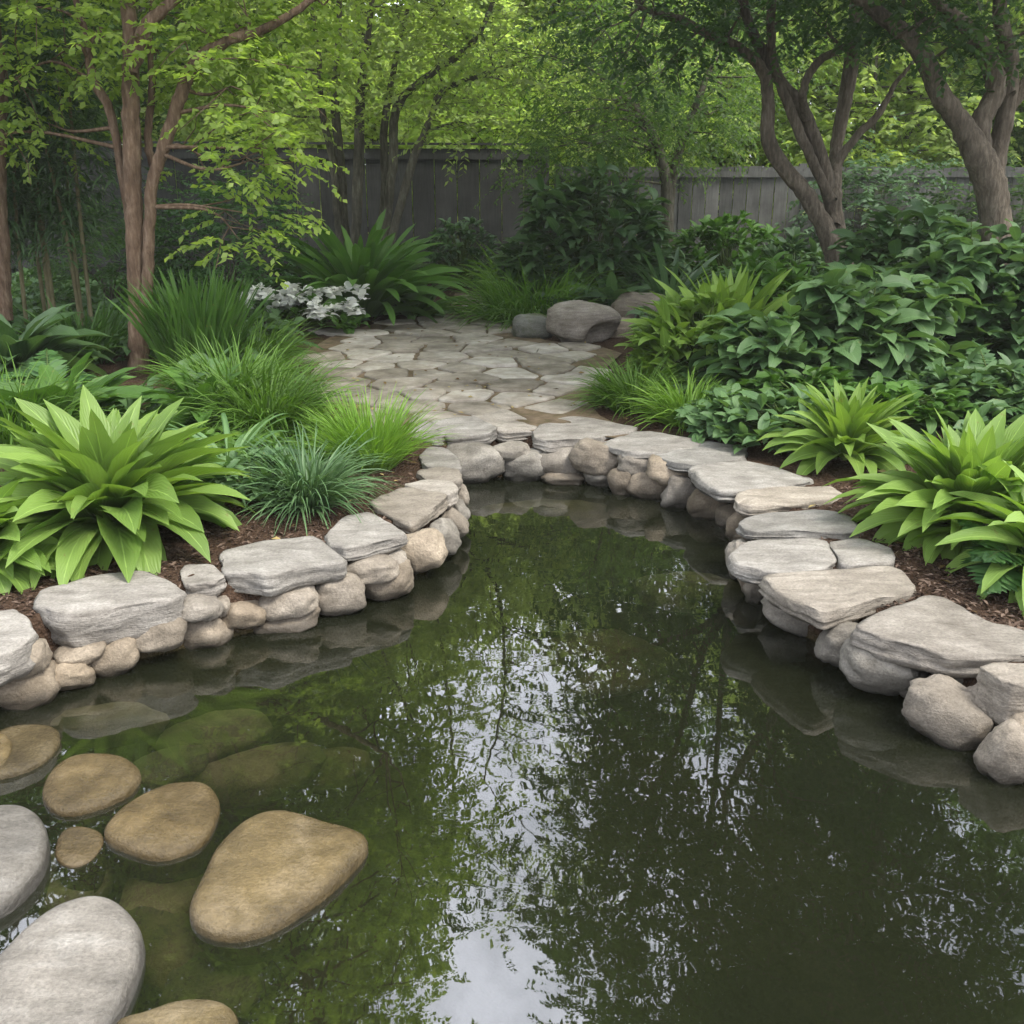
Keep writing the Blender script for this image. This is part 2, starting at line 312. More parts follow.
def ground_h(xy):
    dp = sdist(xy, POND); dq = sdist(xy, PATH)
    land = -.03 + .12 * sstep(.35, 1.3, dp) * sstep(.15, .9, dq)
    bed = -.95 + 0 * dp
    for s in SHAL: bed = np.maximum(bed, -.95 + .47 * np.exp(-((xy - s) ** 2).sum(1) / .5))
    bed = bed + .04 * np.sin(xy[:, 0] * 5.1 + 1) * np.sin(xy[:, 1] * 4.3)
    return np.where(dp > 0, land, np.minimum(land, bed + (-.06 - bed) * sstep(-.22, 0, dp)))
def axis(a, b, s, far, out):
    c = list(np.arange(a, b, s)); st = s; v = c[-1]
    while v < far: st *= 1.25; v += st; c.append(v)
    st = s; v = c[0]
    while v > out: st *= 1.25; v -= st; c.insert(0, v)
    return np.array(c)
gx = axis(-4.6, 4.8, .06, 250, -250); gy = axis(.4, 9.6, .06, 400, -60)
XX, YY = np.meshgrid(gx, gy); xy = np.stack([XX.ravel(), YY.ravel()], 1)
H = np.full(len(xy), .09); near = (np.abs(xy[:, 0]) < 14) & (xy[:, 1] < 24); H[near] = ground_h(xy[near])
rg = np.random.default_rng(5); H[near] += rg.normal(0, .006, near.sum())
nx, ny = len(gx), len(gy); ii = (np.arange(ny - 1)[:, None] * nx + np.arange(nx - 1)[None]).ravel()
m, N, L, out = new_mat("earth and mulch")
geo = N("ShaderNodeNewGeometry"); n1 = N("ShaderNodeTexNoise", Scale=45.0, Detail=6.0, Roughness=.75); L(geo.outputs['Position'], n1.inputs['Vector'])
n2 = N("ShaderNodeTexVoronoi", Scale=70.0); L(geo.outputs['Position'], n2.inputs['Vector'])
rp = ramp(N, [(.3, (.03, .019, .012)), (.5, (.075, .046, .03)), (.7, (.15, .10, .07))]); L(n1.outputs[0], rp.inputs[0])
n4 = N("ShaderNodeTexNoise", Scale=2.2, Detail=5.0); L(geo.outputs['Position'], n4.inputs['Vector'])
rp2 = ramp(N, [(.35, (.035, .035, .012)), (.55, (.075, .075, .022)), (.7, (.12, .11, .045))]); L(n4.outputs[0], rp2.inputs[0])
sx = N("ShaderNodeSeparateXYZ"); L(geo.outputs['Position'], sx.inputs[0])
mr = N("ShaderNodeMapRange"); mr.inputs['From Min'].default_value = -.22; mr.inputs['From Max'].default_value = -.34; L(sx.outputs[2], mr.inputs['Value'])
mc = N("ShaderNodeMixRGB"); L(mr.outputs[0], mc.inputs[0]); L(rp.outputs[0], mc.inputs[1]); L(rp2.outputs[0], mc.inputs[2])
bs = N("ShaderNodeBsdfPrincipled", Roughness=.95); bs.inputs['Specular IOR Level'].default_value = .1; L(mc.outputs[0], bs.inputs['Base Color'])
bp = N("ShaderNodeBump", Strength=.8, Distance=.03); hs_ = N("ShaderNodeMath", operation='ADD'); L(n1.outputs[0], hs_.inputs[0]); L(n2.outputs[0], hs_.inputs[1]); L(hs_.outputs[0], bp.inputs['Height']); L(bp.outputs[0], bs.inputs['Normal'])
L(bs.outputs[0], out.inputs[0]); M_EARTH = m
struct(mesh_obj("ground", np.column_stack([xy, H]), np.stack([ii, ii + 1, ii + nx + 1, ii + nx], 1), M_EARTH))

# water: one closed body; its top is the surface, its sides and bottom lie inside the earth
cen = POND.mean(0); ring = POND.copy()
nrm = np.roll(ring, -1, 0) - np.roll(ring, 1, 0); nrm = np.stack([nrm[:, 1], -nrm[:, 0]], 1); nrm /= np.linalg.norm(nrm, axis=1)[:, None]
if sdist(ring[5:6] + nrm[5:6] * .05, POND)[0] < 0: nrm = -nrm
ring = ring + nrm * .10
n = len(ring); V = np.vstack([np.column_stack([ring, np.full(n, WZ)]), np.column_stack([ring, np.full(n, -1.5)])])
F = [list(range(n)), list(range(2 * n - 1, n - 1, -1))] + [[i, (i + 1) % n, n + (i + 1) % n, n + i] for i in range(n)]
m, N, L, out = new_mat("pond water")
geo = N("ShaderNodeNewGeometry")
mp = N("ShaderNodeMapping"); mp.inputs['Scale'].default_value = (1.0, 1.6, 1); L(geo.outputs['Position'], mp.inputs['Vector'])
w1 = N("ShaderNodeTexNoise", Scale=2.6, Detail=2.0, Distortion=.8); L(mp.outputs[0], w1.inputs['Vector'])
w2 = N("ShaderNodeTexNoise", Scale=17.0, Detail=2.0); L(mp.outputs[0], w2.inputs['Vector'])
hsu = N("ShaderNodeMath", operation='MULTIPLY_ADD'); hsu.inputs[1].default_value = .03; L(w2.outputs[0], hsu.inputs[0]); L(w1.outputs[0], hsu.inputs[2])
bp = N("ShaderNodeBump", Strength=.045, Distance=.012); L(hsu.outputs[0], bp.inputs['Height'])
fr = N("ShaderNodeFresnel", IOR=2.05); L(bp.outputs[0], fr.inputs['Normal'])
gl = N("ShaderNodeBsdfGlossy", Roughness=.012); L(bp.outputs[0], gl.inputs['Normal'])
tr = N("ShaderNodeBsdfTransparent"); tr.inputs[0].default_value = (.9, .9, .82, 1)
ms = N("ShaderNodeMixShader"); 
silt = N("ShaderNodeBsdfDiffuse"); silt.inputs[0].default_value = (.055, .064, .032, 1); m2 = N("ShaderNodeMixShader"); m2.inputs[0].default_value = .16
L(tr.outputs[0], m2.inputs[1]); L(silt.outputs[0], m2.inputs[2]); L(fr.outputs[0], ms.inputs[0]); L(m2.outputs[0], ms.inputs[1]); L(gl.outputs[0], ms.inputs[2]); L(ms.outputs[0], out.inputs[0])
va = N("ShaderNodeVolumeAbsorption", Density=2.3); va.inputs[0].default_value = (.52, .50, .28, 1); L(va.outputs[0], out.inputs['Volume'])
wat = struct(mesh_obj("pond_water", V, F, m, smooth=False))
if wat.data.polygons[0].normal.z < 0: wat.data.flip_normals()

# flagstone path: irregular paving cut by bisectors
def clip_cell(poly, mid, nv):
    res = []
    for i in range(len(poly)):
        a, b = poly[i], poly[(i + 1) % len(poly)]; da = (a - mid) @ nv; db = (b - mid) @ nv
        if da <= 0: res.append(a)
        if da * db < 0: res.append(a + (b - a) * (da / (da - db)))
    return res
def chaikin(poly, k=2, q=.2):
    for _ in range(k):
        nxt = np.roll(poly, -1, 0); poly = np.stack([poly * (1 - q) + nxt * q, poly * q + nxt * (1 - q)], 1).reshape(-1, 2)
    return poly
rp_ = np.random.default_rng(21)
lo, hi = PATH.min(0), PATH.max(0); pts = []
for _ in range(9000):
    p = rp_.uniform(lo, hi); rad = .25 + .018 * max(0, p[1] - 7) + rp_.uniform(0, .26)
    if all(((p - q) * (1, .82)) @ ((p - q) * (1, .82)) > rad * rad for q in pts): pts.append(p)
pts = np.array(pts); ins = sdist(pts, PATH)
fl = Acc()
for k, p in enumerate(pts):
    if ins[k] > -.06: continue
    poly = [p + np.array(v) for v in ((-1, -1), (1, -1), (1, 1), (-1, 1))]
    for q in pts[np.argsort(((pts - p) ** 2).sum(1))[1:18]]: poly = clip_cell(poly, (p + q) / 2, q - p)
    poly = np.array(poly); c = poly.mean(0); d = poly - c; r_ = np.linalg.norm(d, axis=1)[:, None]
    poly = c + d * np.clip(1 - .021 / (r_ + .01) - rp_.uniform(0, .03), .5, 1)
    # irregular broken edge
    seg = []
    for i in range(len(poly)):
        a, b = poly[i], poly[(i + 1) % len(poly)]; nn = max(1, int(np.linalg.norm(b - a) / .09))
        seg += [a + (b - a) * t + rp_.normal(0, .010, 2) for t in np.linspace(0, 1, nn, endpoint=False)]
    poly = chaikin(np.array(seg), 1, .18); dd = sdist(poly, POND); 
    if (dd < .16).any(): continue
    n_ = len(poly); zt = rp_.uniform(-.004, .014); tx, ty = rp_.normal(0, .012, 2)
    rings = []
    for s, dz in ((1.0, -.06), (1.0, -.012), (.975, -.001), (.9, .002)):
        pr = c + (poly - c) * s; rings.append(np.column_stack([pr, zt + dz + (pr - c) @ (tx, ty)]))
    V = np.vstack(rings + [[[*c, zt + .003]]])
    Fq = [[a * n_ + i, a * n_ + (i + 1) % n_, (a + 1) * n_ + (i + 1) % n_, (a + 1) * n_ + i] for a in range(3) for i in range(n_)]
    Fq += [[3 * n_ + i, 3 * n_ + (i + 1) % n_, 4 * n_, 4 * n_] for i in range(n_)]
    fl.V.append(V.astype(np.float32)); fl.U.append(np.zeros((len(V), 2), np.float32))
    ff = np.array(Fq); fl.F.append(ff + fl.n); fl.n += len(V); fl.R.append(np.full(len(ff), rp_.uniform(0, 1), np.float32))
allF = [list(dict.fromkeys(f)) for f in np.concatenate(fl.F).tolist()]
pth = struct(mesh_obj("path", np.concatenate(fl.V), allF, M_FLAG, None, None, np.concatenate(fl.R)))
# sandy, mossy bedding between the flagstones: a thin sheet a little above the earth
M_JOINT = rough_mat("sandy joint soil", [(.3, (.06, .055, .02)), (.5, (.13, .095, .06)), (.7, (.2, .155, .105))], 7.0, bump=.6, dist=.02)
pp = PATH; bed = mesh_obj("path_bedding", np.column_stack([pp, np.full(len(pp), -.012)]), [list(range(len(pp)))], M_JOINT, smooth=False); struct(bed)
if bed.data.polygons[0].normal.z < 0: bed.data.flip_normals()

# ------------------------------------------------------------------ stones
FOOT = []
def resample(poly, n):
    q = np.vstack([poly, poly[:1]]); s = np.concatenate([[0], np.cumsum(np.linalg.norm(np.diff(q, axis=0), axis=1))])
    t = np.linspace(0, s[-1], n, endpoint=False); return np.column_stack([np.interp(t, s, q[:, k]) for k in (0, 1)])
def fbm(p, sc, seed):
    return mnoise.fractal(Vector((p[0] * sc + seed * 7.3, p[1] * sc - seed * 3.1, p[2] * sc + seed)), 1.0, 2.0, 4)
def outline_stone(name, label, cat, px, zt, T, mat, seed, group, pillow=False, tilt=(0, 0), under=.9):
    poly = np.array([G(x, y, zt)[:2] for x, y in px]); a2 = np.roll(poly, -1, 0)
    if (poly[:, 0] * a2[:, 1] - a2[:, 0] * poly[:, 1]).sum() < 0: poly = poly[::-1]
    FOOT.append(poly); n_ = 84; poly = resample(chaikin(poly, 2 if pillow else 1, .25 if pillow else .13), n_); c = poly.mean(0); poly = c + (poly - c) * (1.04 if not pillow else 1.03)
    if pillow:   # water-worn: a flattened dome above, rounded below
        prof = [(.25, 1.0), (.5, .98), (.72, .93), (.86, .82), (.94, .6), (.985, .3), (1, 0)]
        prof = [(s, zt + T * z) for s, z in prof] + [(1.01, zt - .03), (.99, zt - .07), (.9, zt - .12), (.7, zt - .16)]; top = 5; zc = zt + T * 1.01
    else:
        prof = [(.2, zt), (.4, zt), (.6, zt), (.78, zt), (.9, zt - .001), (.965, zt - .003), (.990, zt - .009), (1.0, zt - .022)]
        prof += [(1.0 - .02 * math.sin(k * 1.9 + seed), zt - .03 - (T - .05) * k / 6) for k in range(1, 7)] + [(under, zt - T), (.6, zt - T - .004)]; top = 5; zc = zt
    V = [np.array([*c, zc])]
    rad = np.sqrt(abs((poly[:, 0] * np.roll(poly[:, 1], -1) - poly[:, 1] * np.roll(poly[:, 0], -1)).sum()) / 2 / math.pi)
    for k, (s, z) in enumerate(prof):
        for p in poly:
            q = c + (p - c) * s
            if not pillow and k > top:   # layered, chipped side
                e = (p - c) / (np.linalg.norm(p - c) + 1e-6)
                q = q + e * (.020 * fbm((q[0], q[1], z * 4), 4.5, seed) - .003) + e * .009 * fbm((q[0], q[1], z * 2), 14, seed + 3)
            dz = (tilt[0] * (q[0] - c[0]) + tilt[1] * (q[1] - c[1]))
            if k <= top: dz += (.016 if not pillow else .012) * fbm((q[0], q[1], 0), 3.2, seed) * (1 if s < .9 else .7)
            elif not pillow: dz += .012 * fbm((q[0], q[1], z), 5, seed + 9)
            V.append(np.array([q[0], q[1], z + dz]))
    V.append(np.array([*c, prof[-1][1]])); V = np.array(V); F = []
    for i in range(n_):
        j = (i + 1) % n_; F.append([0, 1 + i, 1 + j]); F.append([len(V) - 1, 1 + (len(prof) - 1) * n_ + j, 1 + (len(prof) - 1) * n_ + i])
        for k in range(len(prof) - 1): F.append([1 + k * n_ + i, 1 + (k + 1) * n_ + i, 1 + (k + 1) * n_ + j, 1 + k * n_ + j])
    base = np.array([*c, zt - T]); o = mesh_obj(name, V - base, F, mat); o.location = base
    return tag(o, label, cat, group)
def cobble(name, label, cat, loc, size, yaw, mat, seed, group, roll=0, ex=.78, bumpy=.10, nu=40, nv=22, dent=None):
    rx, ry, rz = size; V = []; F = []
    for j in range(nv + 1):
        ph = -math.pi / 2 + math.pi * j / nv
        for i in range(nu):
            th = 2 * math.pi * i / nu
            sp = lambda v: math.copysign(abs(v) ** ex, v)
            p = np.array([sp(math.cos(ph)) * sp(math.cos(th)), sp(math.cos(ph)) * sp(math.sin(th)), sp(math.sin(ph))])
            p = p * (1 + bumpy * 1.6 * fbm(p, .9, seed) + bumpy * .4 * fbm(p, 2.6, seed + 4))
            if dent is not None:
                q = p / (np.linalg.norm(p) + 1e-6); p = p * (1 - .5 * float(sstep(.80, .95, q @ dent)))
            V.append(p * (rx, ry, rz))
    for j in range(nv):
        for i in range(nu):
            k = (i + 1) % nu; F.append([j * nu + i, j * nu + k, (j + 1) * nu + k, (j + 1) * nu + i])
    V = np.array(V); cr, sr = math.cos(roll), math.sin(roll)
    V = np.column_stack([V[:, 0] * cr - V[:, 2] * sr, V[:, 1], V[:, 0] * sr + V[:, 2] * cr])
    o = mesh_obj(name, V, F, mat); o.location = loc; o.rotation_euler = (0, 0, yaw); return tag(o, label, cat, group)

GS = "flat coping slabs round the pond"
slabs = [
 ("rounded grey block of the left coping, cut off by the photo's left edge", [(-34, 622), (-8, 611), (14, 608), (30, 619), (35, 634), (22, 646), (-2, 656), (-36, 664)], 0, .14),
 ("large notched grey slab with a thick front face below the left lime hosta", [(37, 603), (41, 590), (95, 576), (140, 569), (172, 581), (183, 590), (168, 597), (120, 605), (75, 615), (52, 612)], 0, .17),
 ("small squarish grey stone between the two biggest slabs of the left coping", [(179, 571), (185, 563), (212, 564), (226, 576), (214, 582), (186, 583)], 0, .10),
 ("big thick grey slab with sagging front edge, left coping below the blue-green grass", [(221, 551), (260, 542), (310, 535), (323, 540), (346, 559), (300, 566), (268, 577), (246, 573), (225, 573)], 0, .13),
 ("flat four-sided grey slab right of the big sagging slab, left coping", [(326, 533), (345, 515), (370, 511), (407, 532), (394, 538), (360, 546), (345, 549), (330, 540)], 0, .09),
 ("wide flat slab at the left wall's bend, in front of the bright green tuft", [(369, 500), (403, 487), (440, 489), (448, 496), (435, 506), (412, 521), (400, 517), (376, 507)], 0, .10),
 ("narrow slab just past the left wall's bend, lowest of its three thin neighbours", [(403, 484), (424, 479), (452, 481), (459, 489), (448, 495), (420, 488)], 0, .10),
 ("middle one of three thin slabs stacked along the bend toward the path", [(416, 471), (440, 466), (459, 469), (462, 479), (441, 482), (424, 479)], 0, .10),
 ("uppermost of three thin slabs at the bend, touching the path corner", [(420, 455), (428, 447), (445, 448), (459, 457), (461, 468), (440, 467), (424, 465)], 0, .10),
 ("short coping stone at the left corner of the far wall beside the grass", [(405, 430), (426, 420), (440, 425), (449, 433), (436, 438), (414, 436)], 0, .10),
 ("grey coping slab above the widest brown cobble of the far wall", [(431, 421), (471, 416), (499, 427), (489, 432), (450, 436), (437, 429)], 0, .11),
 ("coping slab with two pale facets in the middle of the far wall", [(467, 412), (503, 408), (539, 423), (535, 429), (498, 430), (481, 420)], 0, .11),
 ("longest pale coping slab at the centre of the far wall, facing the path", [(534, 428), (547, 418), (574, 415), (637, 427), (634, 432), (583, 438), (548, 440), (535, 436)], 0, .115),
 ("thin tapering slab overlapping its neighbour where the far wall turns right", [(600, 442), (642, 430), (703, 440), (698, 447), (662, 452), (628, 452)], .01, .07),
 ("dark-sided slab with a peaked front before the ground-cover bed", [(652, 453), (704, 439), (748, 447), (744, 457), (699, 465), (676, 462)], 0, .09),
 ("thick blocky slab at the right bend below the lance-leaved plant", [(690, 468), (704, 462), (752, 459), (814, 477), (803, 483), (723, 492), (698, 478)], 0, .115),
 ("low pale slab, first step of the right bank below the blocky slab", [(736, 494), (744, 489), (790, 485), (829, 486), (844, 494), (827, 500), (756, 506), (738, 502)], 0, .09),
 ("long pale slab with a rounded pond end, left of the right lime hosta's top", [(738, 520), (760, 511), (820, 510), (850, 515), (862, 528), (850, 534), (797, 530), (750, 530)], 0, .08),
 ("broad pale slab with a rounded face, joined to a smaller one by a mossy crack", [(731, 552), (750, 538), (824, 538), (838, 560), (827, 568), (790, 572), (760, 569), (735, 563)], 0, .10),
 ("small slab behind the mossy crack, under the right lime hosta's leaves", [(828, 541), (861, 537), (891, 548), (896, 560), (884, 565), (844, 566)], 0, .08),
 ("large pale slab with a pointed front corner jutting over the water", [(762, 576), (771, 572), (835, 569), (887, 566), (903, 572), (916, 586), (902, 593), (850, 604), (824, 613), (790, 596)], 0, .115),
 ("biggest slab of the right bank, angular and overhanging two tan boulders", [(854, 627), (865, 619), (902, 604), (932, 594), (955, 602), (992, 621), (1040, 634), (1046, 652), (977, 656), (944, 654), (925, 650), (884, 638)], 0, .13),
 ("grey cleft block with a split face at the photo's right edge", [(979, 666), (996, 661), (1040, 662), (1052, 684), (1015, 684), (1000, 678)], 0, .19),
 ("broad slab just past the photo's right edge beside the cleft block", [(1060, 664), (1110, 655), (1180, 680), (1195, 705), (1120, 716), (1070, 700)], 0, .14),
 ("last slab of the right bank, well past the photo's right edge", [(1128, 722), (1200, 708), (1275, 735), (1290, 765), (1200, 775), (1140, 752)], 0, .14),
]
for k, (lab, px, z, T) in enumerate(slabs):
    rr_ = np.random.default_rng(100 + k); outline_stone("coping_slab", lab, "slab", px, z + rr_.uniform(-.006, .006), T * (.97 if k in (0, 1, 22) else .82), M_SLAB, k + 1, GS, tilt=rr_.normal(0, .012, 2))

GC = "rounded stones of the pond wall"
# label, centre px, width px, height px, waterline px below it, roll, shape
cobs = [
 ("upper grey cobble under the rounded block at the photo's left edge", 21, 660, 46, 27, 708, .12),
 ("lower big cobble at the water's edge in the left corner of the wall", 24, 687, 54, 36, 708, .05),
 ("brown cobble at the waterline, right of the corner's big cobble", 70, 673, 42, 24, 692, -.1),
 ("slim wedge cobble below the notched slab's left half", 81, 653, 44, 17, 684, .2),
 ("plump egg-shaped cobble under the middle of the notched slab", 113, 657, 46, 32, 676, .12),
 ("wide grey cobble under the notched slab's right end", 153, 634, 56, 28, 664, .14),
 ("flat cobble tucked under the small squarish coping stone", 198, 608, 46, 20, 650, 0),
 ("round-ended cobble at the waterline below the small squarish stone", 203, 630, 48, 31, 647, .05),
 ("tiny filler pebble wedged beside the small squarish stone", 222, 604, 17, 17, 640, 0),
 ("oval cobble under the left end of the sagging slab", 245, 613, 42, 24, 637, -.05),
 ("upper long cobble under the middle of the sagging slab", 289, 601, 54, 24, 630, .08),
 ("flat tan cobble at the waterline under the sagging slab", 284, 618, 64, 19, 630, .12),
 ("tilted light cobble under the sagging slab's right end", 338, 594, 50, 33, 616, .12),
 ("flat brown cobble under the four-sided slab of the left coping", 370, 570, 50, 20, 606, .05),
 ("yellowish cobble at the waterline under the four-sided slab", 388, 581, 54, 28, 601, .25),
 ("small round cobble between the four-sided slab and the bend", 394, 562, 26, 20, 594, .1),
 ("large light cobble below the wide slab at the bend", 421, 551, 44, 34, 580, .4),
 ("upright cobble at the waterline below the narrow slabs of the bend", 444, 537, 28, 32, 562, .6),
 ("small upright cobble farther round the bend", 455, 524, 22, 27, 548, .7),
 ("smallest cobble of the bend just above the waterline", 460, 512, 16, 18, 534, .7),
 ("grey cobble high on the bend under the uppermost thin slab", 459, 496, 18, 18, 524, .5),
 ("widest brown cobble of the far wall beside the left corner", 472, 464, 60, 38, 483, .03),
 ("flat dark cobble under the two-faceted coping slab", 511, 452, 40, 16, 481, 0),
 ("dark wedge cobble at the waterline under the two-faceted slab", 524, 465, 50, 28, 481, .1),
 ("sloping cobble left of centre in the far wall", 559, 463, 50, 28, 481, .08),
 ("thin sill-like cobble at the waterline in the middle of the far wall", 563, 478, 42, 13, 484, 0),
 ("round-topped cobble under the long pale coping slab", 597, 457, 50, 29, 487, -.2),
 ("small square cobble at the waterline below the round-topped one", 598, 477, 28, 16, 486, 0),
 ("upright cobble near the water under the thin tapering slab", 622, 482, 25, 28, 495, .1),
 ("squarish cobble at the waterline beside the upright one", 647, 485, 37, 25, 498, -.05),
 ("flat cobble tucked under the thin tapering slab", 638, 464, 40, 18, 495, -.1),
 ("dark cobble under the peaked dark-sided slab", 669, 471, 42, 23, 503, -.2),
 ("rounded cobble at the waterline below the peaked slab", 681, 494, 33, 31, 508, -.1),
 ("rounded cobble under the thick blocky slab", 707, 504, 34, 28, 518, -.1),
 ("small dark cobble beside the water below the low pale slab", 731, 516, 26, 20, 526, 0),
 ("round stone at the pond end of the long pale slab", 745, 529, 34, 28, 543, 0),
 ("rounded face stone under the broad pale slab", 742, 560, 30, 34, 585, .2),
 ("small leaning cobble left of the jutting slab", 751, 577, 24, 26, 598, .4),
 ("small round pale cobble at the jutting slab's left corner", 757, 590, 25, 24, 602, 0),
 ("dark stone in the shade under the jutting slab", 800, 612, 66, 34, 632, -.3),
 ("left one of two tan boulders under the biggest right slab", 843, 643, 38, 38, 664, -.3),
 ("larger tan boulder half under the biggest right slab", 880, 665, 66, 42, 689, -.22),
 ("dark filler stone between the tan boulders and the cleft block", 916, 681, 32, 24, 705, -.1),
 ("big pale boulder in the water below the cleft block", 948, 712, 70, 45, 738, -.25),
 ("grooved cobble leaning on the big pale boulder", 981, 710, 40, 42, 740, -.6),
 ("dark stone between the biggest slab and the cleft block", 964, 682, 36, 26, 716, 0),
 ("pale boulder at the photo's right edge, lowest by the water", 1010, 753, 46, 50, 784, -.4),
 ("small stone on top of the right-edge boulder", 1024, 733, 34, 28, 770, -.2),
]
for k, (lab, cx, cy, w, h, yw, roll) in enumerate(cobs):
    g = G(cx, yw, WZ); dist = math.hypot(g[0], g[1]); d = ray(cx, cy); hd = math.hypot(d[0], d[1])
    ppm = FPX / math.hypot(dist, EYE[2] - WZ); rx = w / ppm / 2 * 1.04; rz = h / ppm / 2 * 1.12; ry = max(.09, rx * .75)
    fw = {40: .10, 41: .12, 43: .05}.get(k, 0); p = EYE + d * ((dist + ry * .7 - fw) / hd)
    cobble("wall_cobble", lab, "cobble", p, (rx, ry, rz), math.atan2(-g[0], g[1]), M_COB, k + 31, GC, roll=roll, ex=.70 + .12 * ((k * 37) % 10) / 10, bumpy=.15)

GR = "smooth river stones in the shallow water"
riv = [
 ("oval beige river stone, farthest of the row in the shallows", [(42, 792), (53, 770), (78, 757), (118, 756), (137, 768), (141, 778), (127, 795), (98, 807), (66, 815), (47, 806)], -.265, .035, M_RIV),
 ("pear-shaped tan river stone touching the little brown one", [(105, 830), (123, 809), (156, 790), (176, 784), (205, 784), (219, 800), (217, 817), (205, 842), (176, 855), (152, 858), (123, 848), (107, 840)], -.265, .035, M_RIV),
 ("largest golden tan river stone, broad and pointed to the right", [(192, 903), (205, 878), (217, 850), (238, 829), (262, 815), (287, 812), (324, 823), (361, 834), (367, 846), (357, 862), (328, 891), (295, 914), (267, 930), (230, 937), (201, 928), (192, 916)], -.26, .05, M_RIV),
 ("smallest brown river stone, barely out of the water", [(55, 850), (62, 832), (80, 828), (103, 834), (103, 846), (90, 862), (72, 868), (57, 862)], -.275, .015, M_RIV),
 ("streaked grey river stone cut by the photo's left edge", [(-40, 830), (-14, 812), (18, 808), (38, 817), (48, 835), (45, 866), (20, 896), (-10, 915), (-50, 910)], -.25, .06, M_RIVG),
 ("largest grey-white river stone in the photo's bottom left corner", [(-40, 1000), (0, 960), (25, 934), (61, 909), (95, 900), (115, 905), (135, 924), (143, 944), (135, 977), (119, 1010), (106, 1032), (40, 1060), (-40, 1060)], -.25, .06, M_RIVG),
 ("two-toned river stone cut by the photo's bottom edge", [(112, 1024), (150, 1016), (180, 1005), (210, 1003), (230, 1010), (240, 1026), (230, 1048), (170, 1060), (120, 1050)], -.26, .045, M_RIV),
 ("tan river stone half sunk at the foot of the left wall", [(-20, 745), (10, 728), (45, 726), (60, 733), (58, 748), (40, 765), (5, 778), (-20, 778)], -.27, .03, M_RIV),
 ("brown river stone at the photo's left edge above the streaked grey one", [(-30, 742), (-10, 732), (10, 738), (14, 752), (2, 770), (-30, 780)], -.26, .04, M_RIV),
]
for k, (lab, px, z, T, mt) in enumerate(riv): outline_stone("river_stone", lab, "stone", px, z - .003, T * .62, mt, 60 + k, GR, pillow=True)

GU = "sunken stones under the water"
sunk = [
 ("long sunken stone under water behind the oval beige stone", 215, 738, 95, 45, .5, -.47), ("sunken flat stone under water right of the pear-shaped stone", 255, 775, 120, 42, .4, -.5),
 ("dim sunken stone far from the wall, under the leaf reflections", 330, 770, 80, 34, .2, -.62), ("sunken stone under the water just left of the golden tan stone", 165, 895, 70, 60, .2, -.48),
 ("sunken stone below the golden tan stone", 215, 985, 90, 45, .1, -.52), ("sunken stone between the two grey-white river stones", 60, 890, 80, 45, 0, -.46),
 ("sunken stone right of the bottom left corner stone", 165, 945, 60, 70, .9, -.5), ("sunken stone at the foot of the left wall", 110, 725, 90, 30, .1, -.44),
 ("sunken stone under water behind the pear-shaped stone", 170, 770, 70, 30, .4, -.45),
]
for k, (lab, cx, cy, w, h, yaw, z) in enumerate(sunk):
    z += .04; p = G(cx, cy, z); ppm = FPX / np.linalg.norm(p - EYE)
    cobble("sunken_stone", lab, "stone", p, (w / ppm * .52, h / ppm * .8, .07), yaw, M_SUNK, 200 + k, GU, ex=.85, bumpy=.12)
for k, (lab, cx, cy, w, h, yaw) in enumerate([
 ("broad algae-covered rock just under the water near the right bank", 690, 592, 100, 26, -.05), ("algae-covered rock under the water at the foot of the far wall", 545, 512, 120, 12, .0),
 ("long algae-covered rock under the water in mid pond", 600, 660, 150, 46, .3)]):
    z = (-.47, -.44, -.68)[k]; p = G(cx, cy, z); ppm = FPX / np.linalg.norm(p - EYE)
    cobble("algae_rock", lab, "rock", p, (w / ppm * .5, h / ppm * 1.3, .08), yaw, M_SUNK, 230 + k, "algae-covered rocks under water", ex=.9, bumpy=.15)

# boulders beside the path
def boulder(lab, cx, cy, w, h, ybase, mat, seed, **kw):
    g = G(cx, ybase, -.02); ppm = FPX / np.linalg.norm(g - EYE); rx = w / ppm / 2; rz = h / ppm / 2 * 1.08; ry = rx * .8; d = ray(cx, cy)
    p = EYE + d * ((g[1] + ry * .6) / d[1]); cobble("boulder", lab, "boulder", p, (rx, ry, rz), 0.0, mat, seed, "boulders beside the flagstone path", **kw)
boulder("rounded brown boulder with a hollow right side at the path's edge", 582, 324, 70, 42, 344, M_BOUL, 301, ex=1.0, bumpy=.12, dent=np.array([.60, -.72, -.35]))
boulder("pale grey boulder behind and right of the rounded brown one", 640, 312, 66, 34, 330, M_BOUL, 302, ex=.95, bumpy=.12)
boulder("dark mossy boulder left of the rounded brown one, at the path's edge", 532, 328, 42, 26, 338, M_MOSSROCK, 303, ex=.85, bumpy=.1)
boulder("flat pale stone lying low at the path's edge under the lime plant", 656, 338, 50, 14, 346, M_BOUL, 305, ex=.8, bumpy=.1)
boulder("low flat boulder in front of the pale grey one", 622, 330, 52, 20, 340, M_BOUL, 304, ex=.8, bumpy=.1)

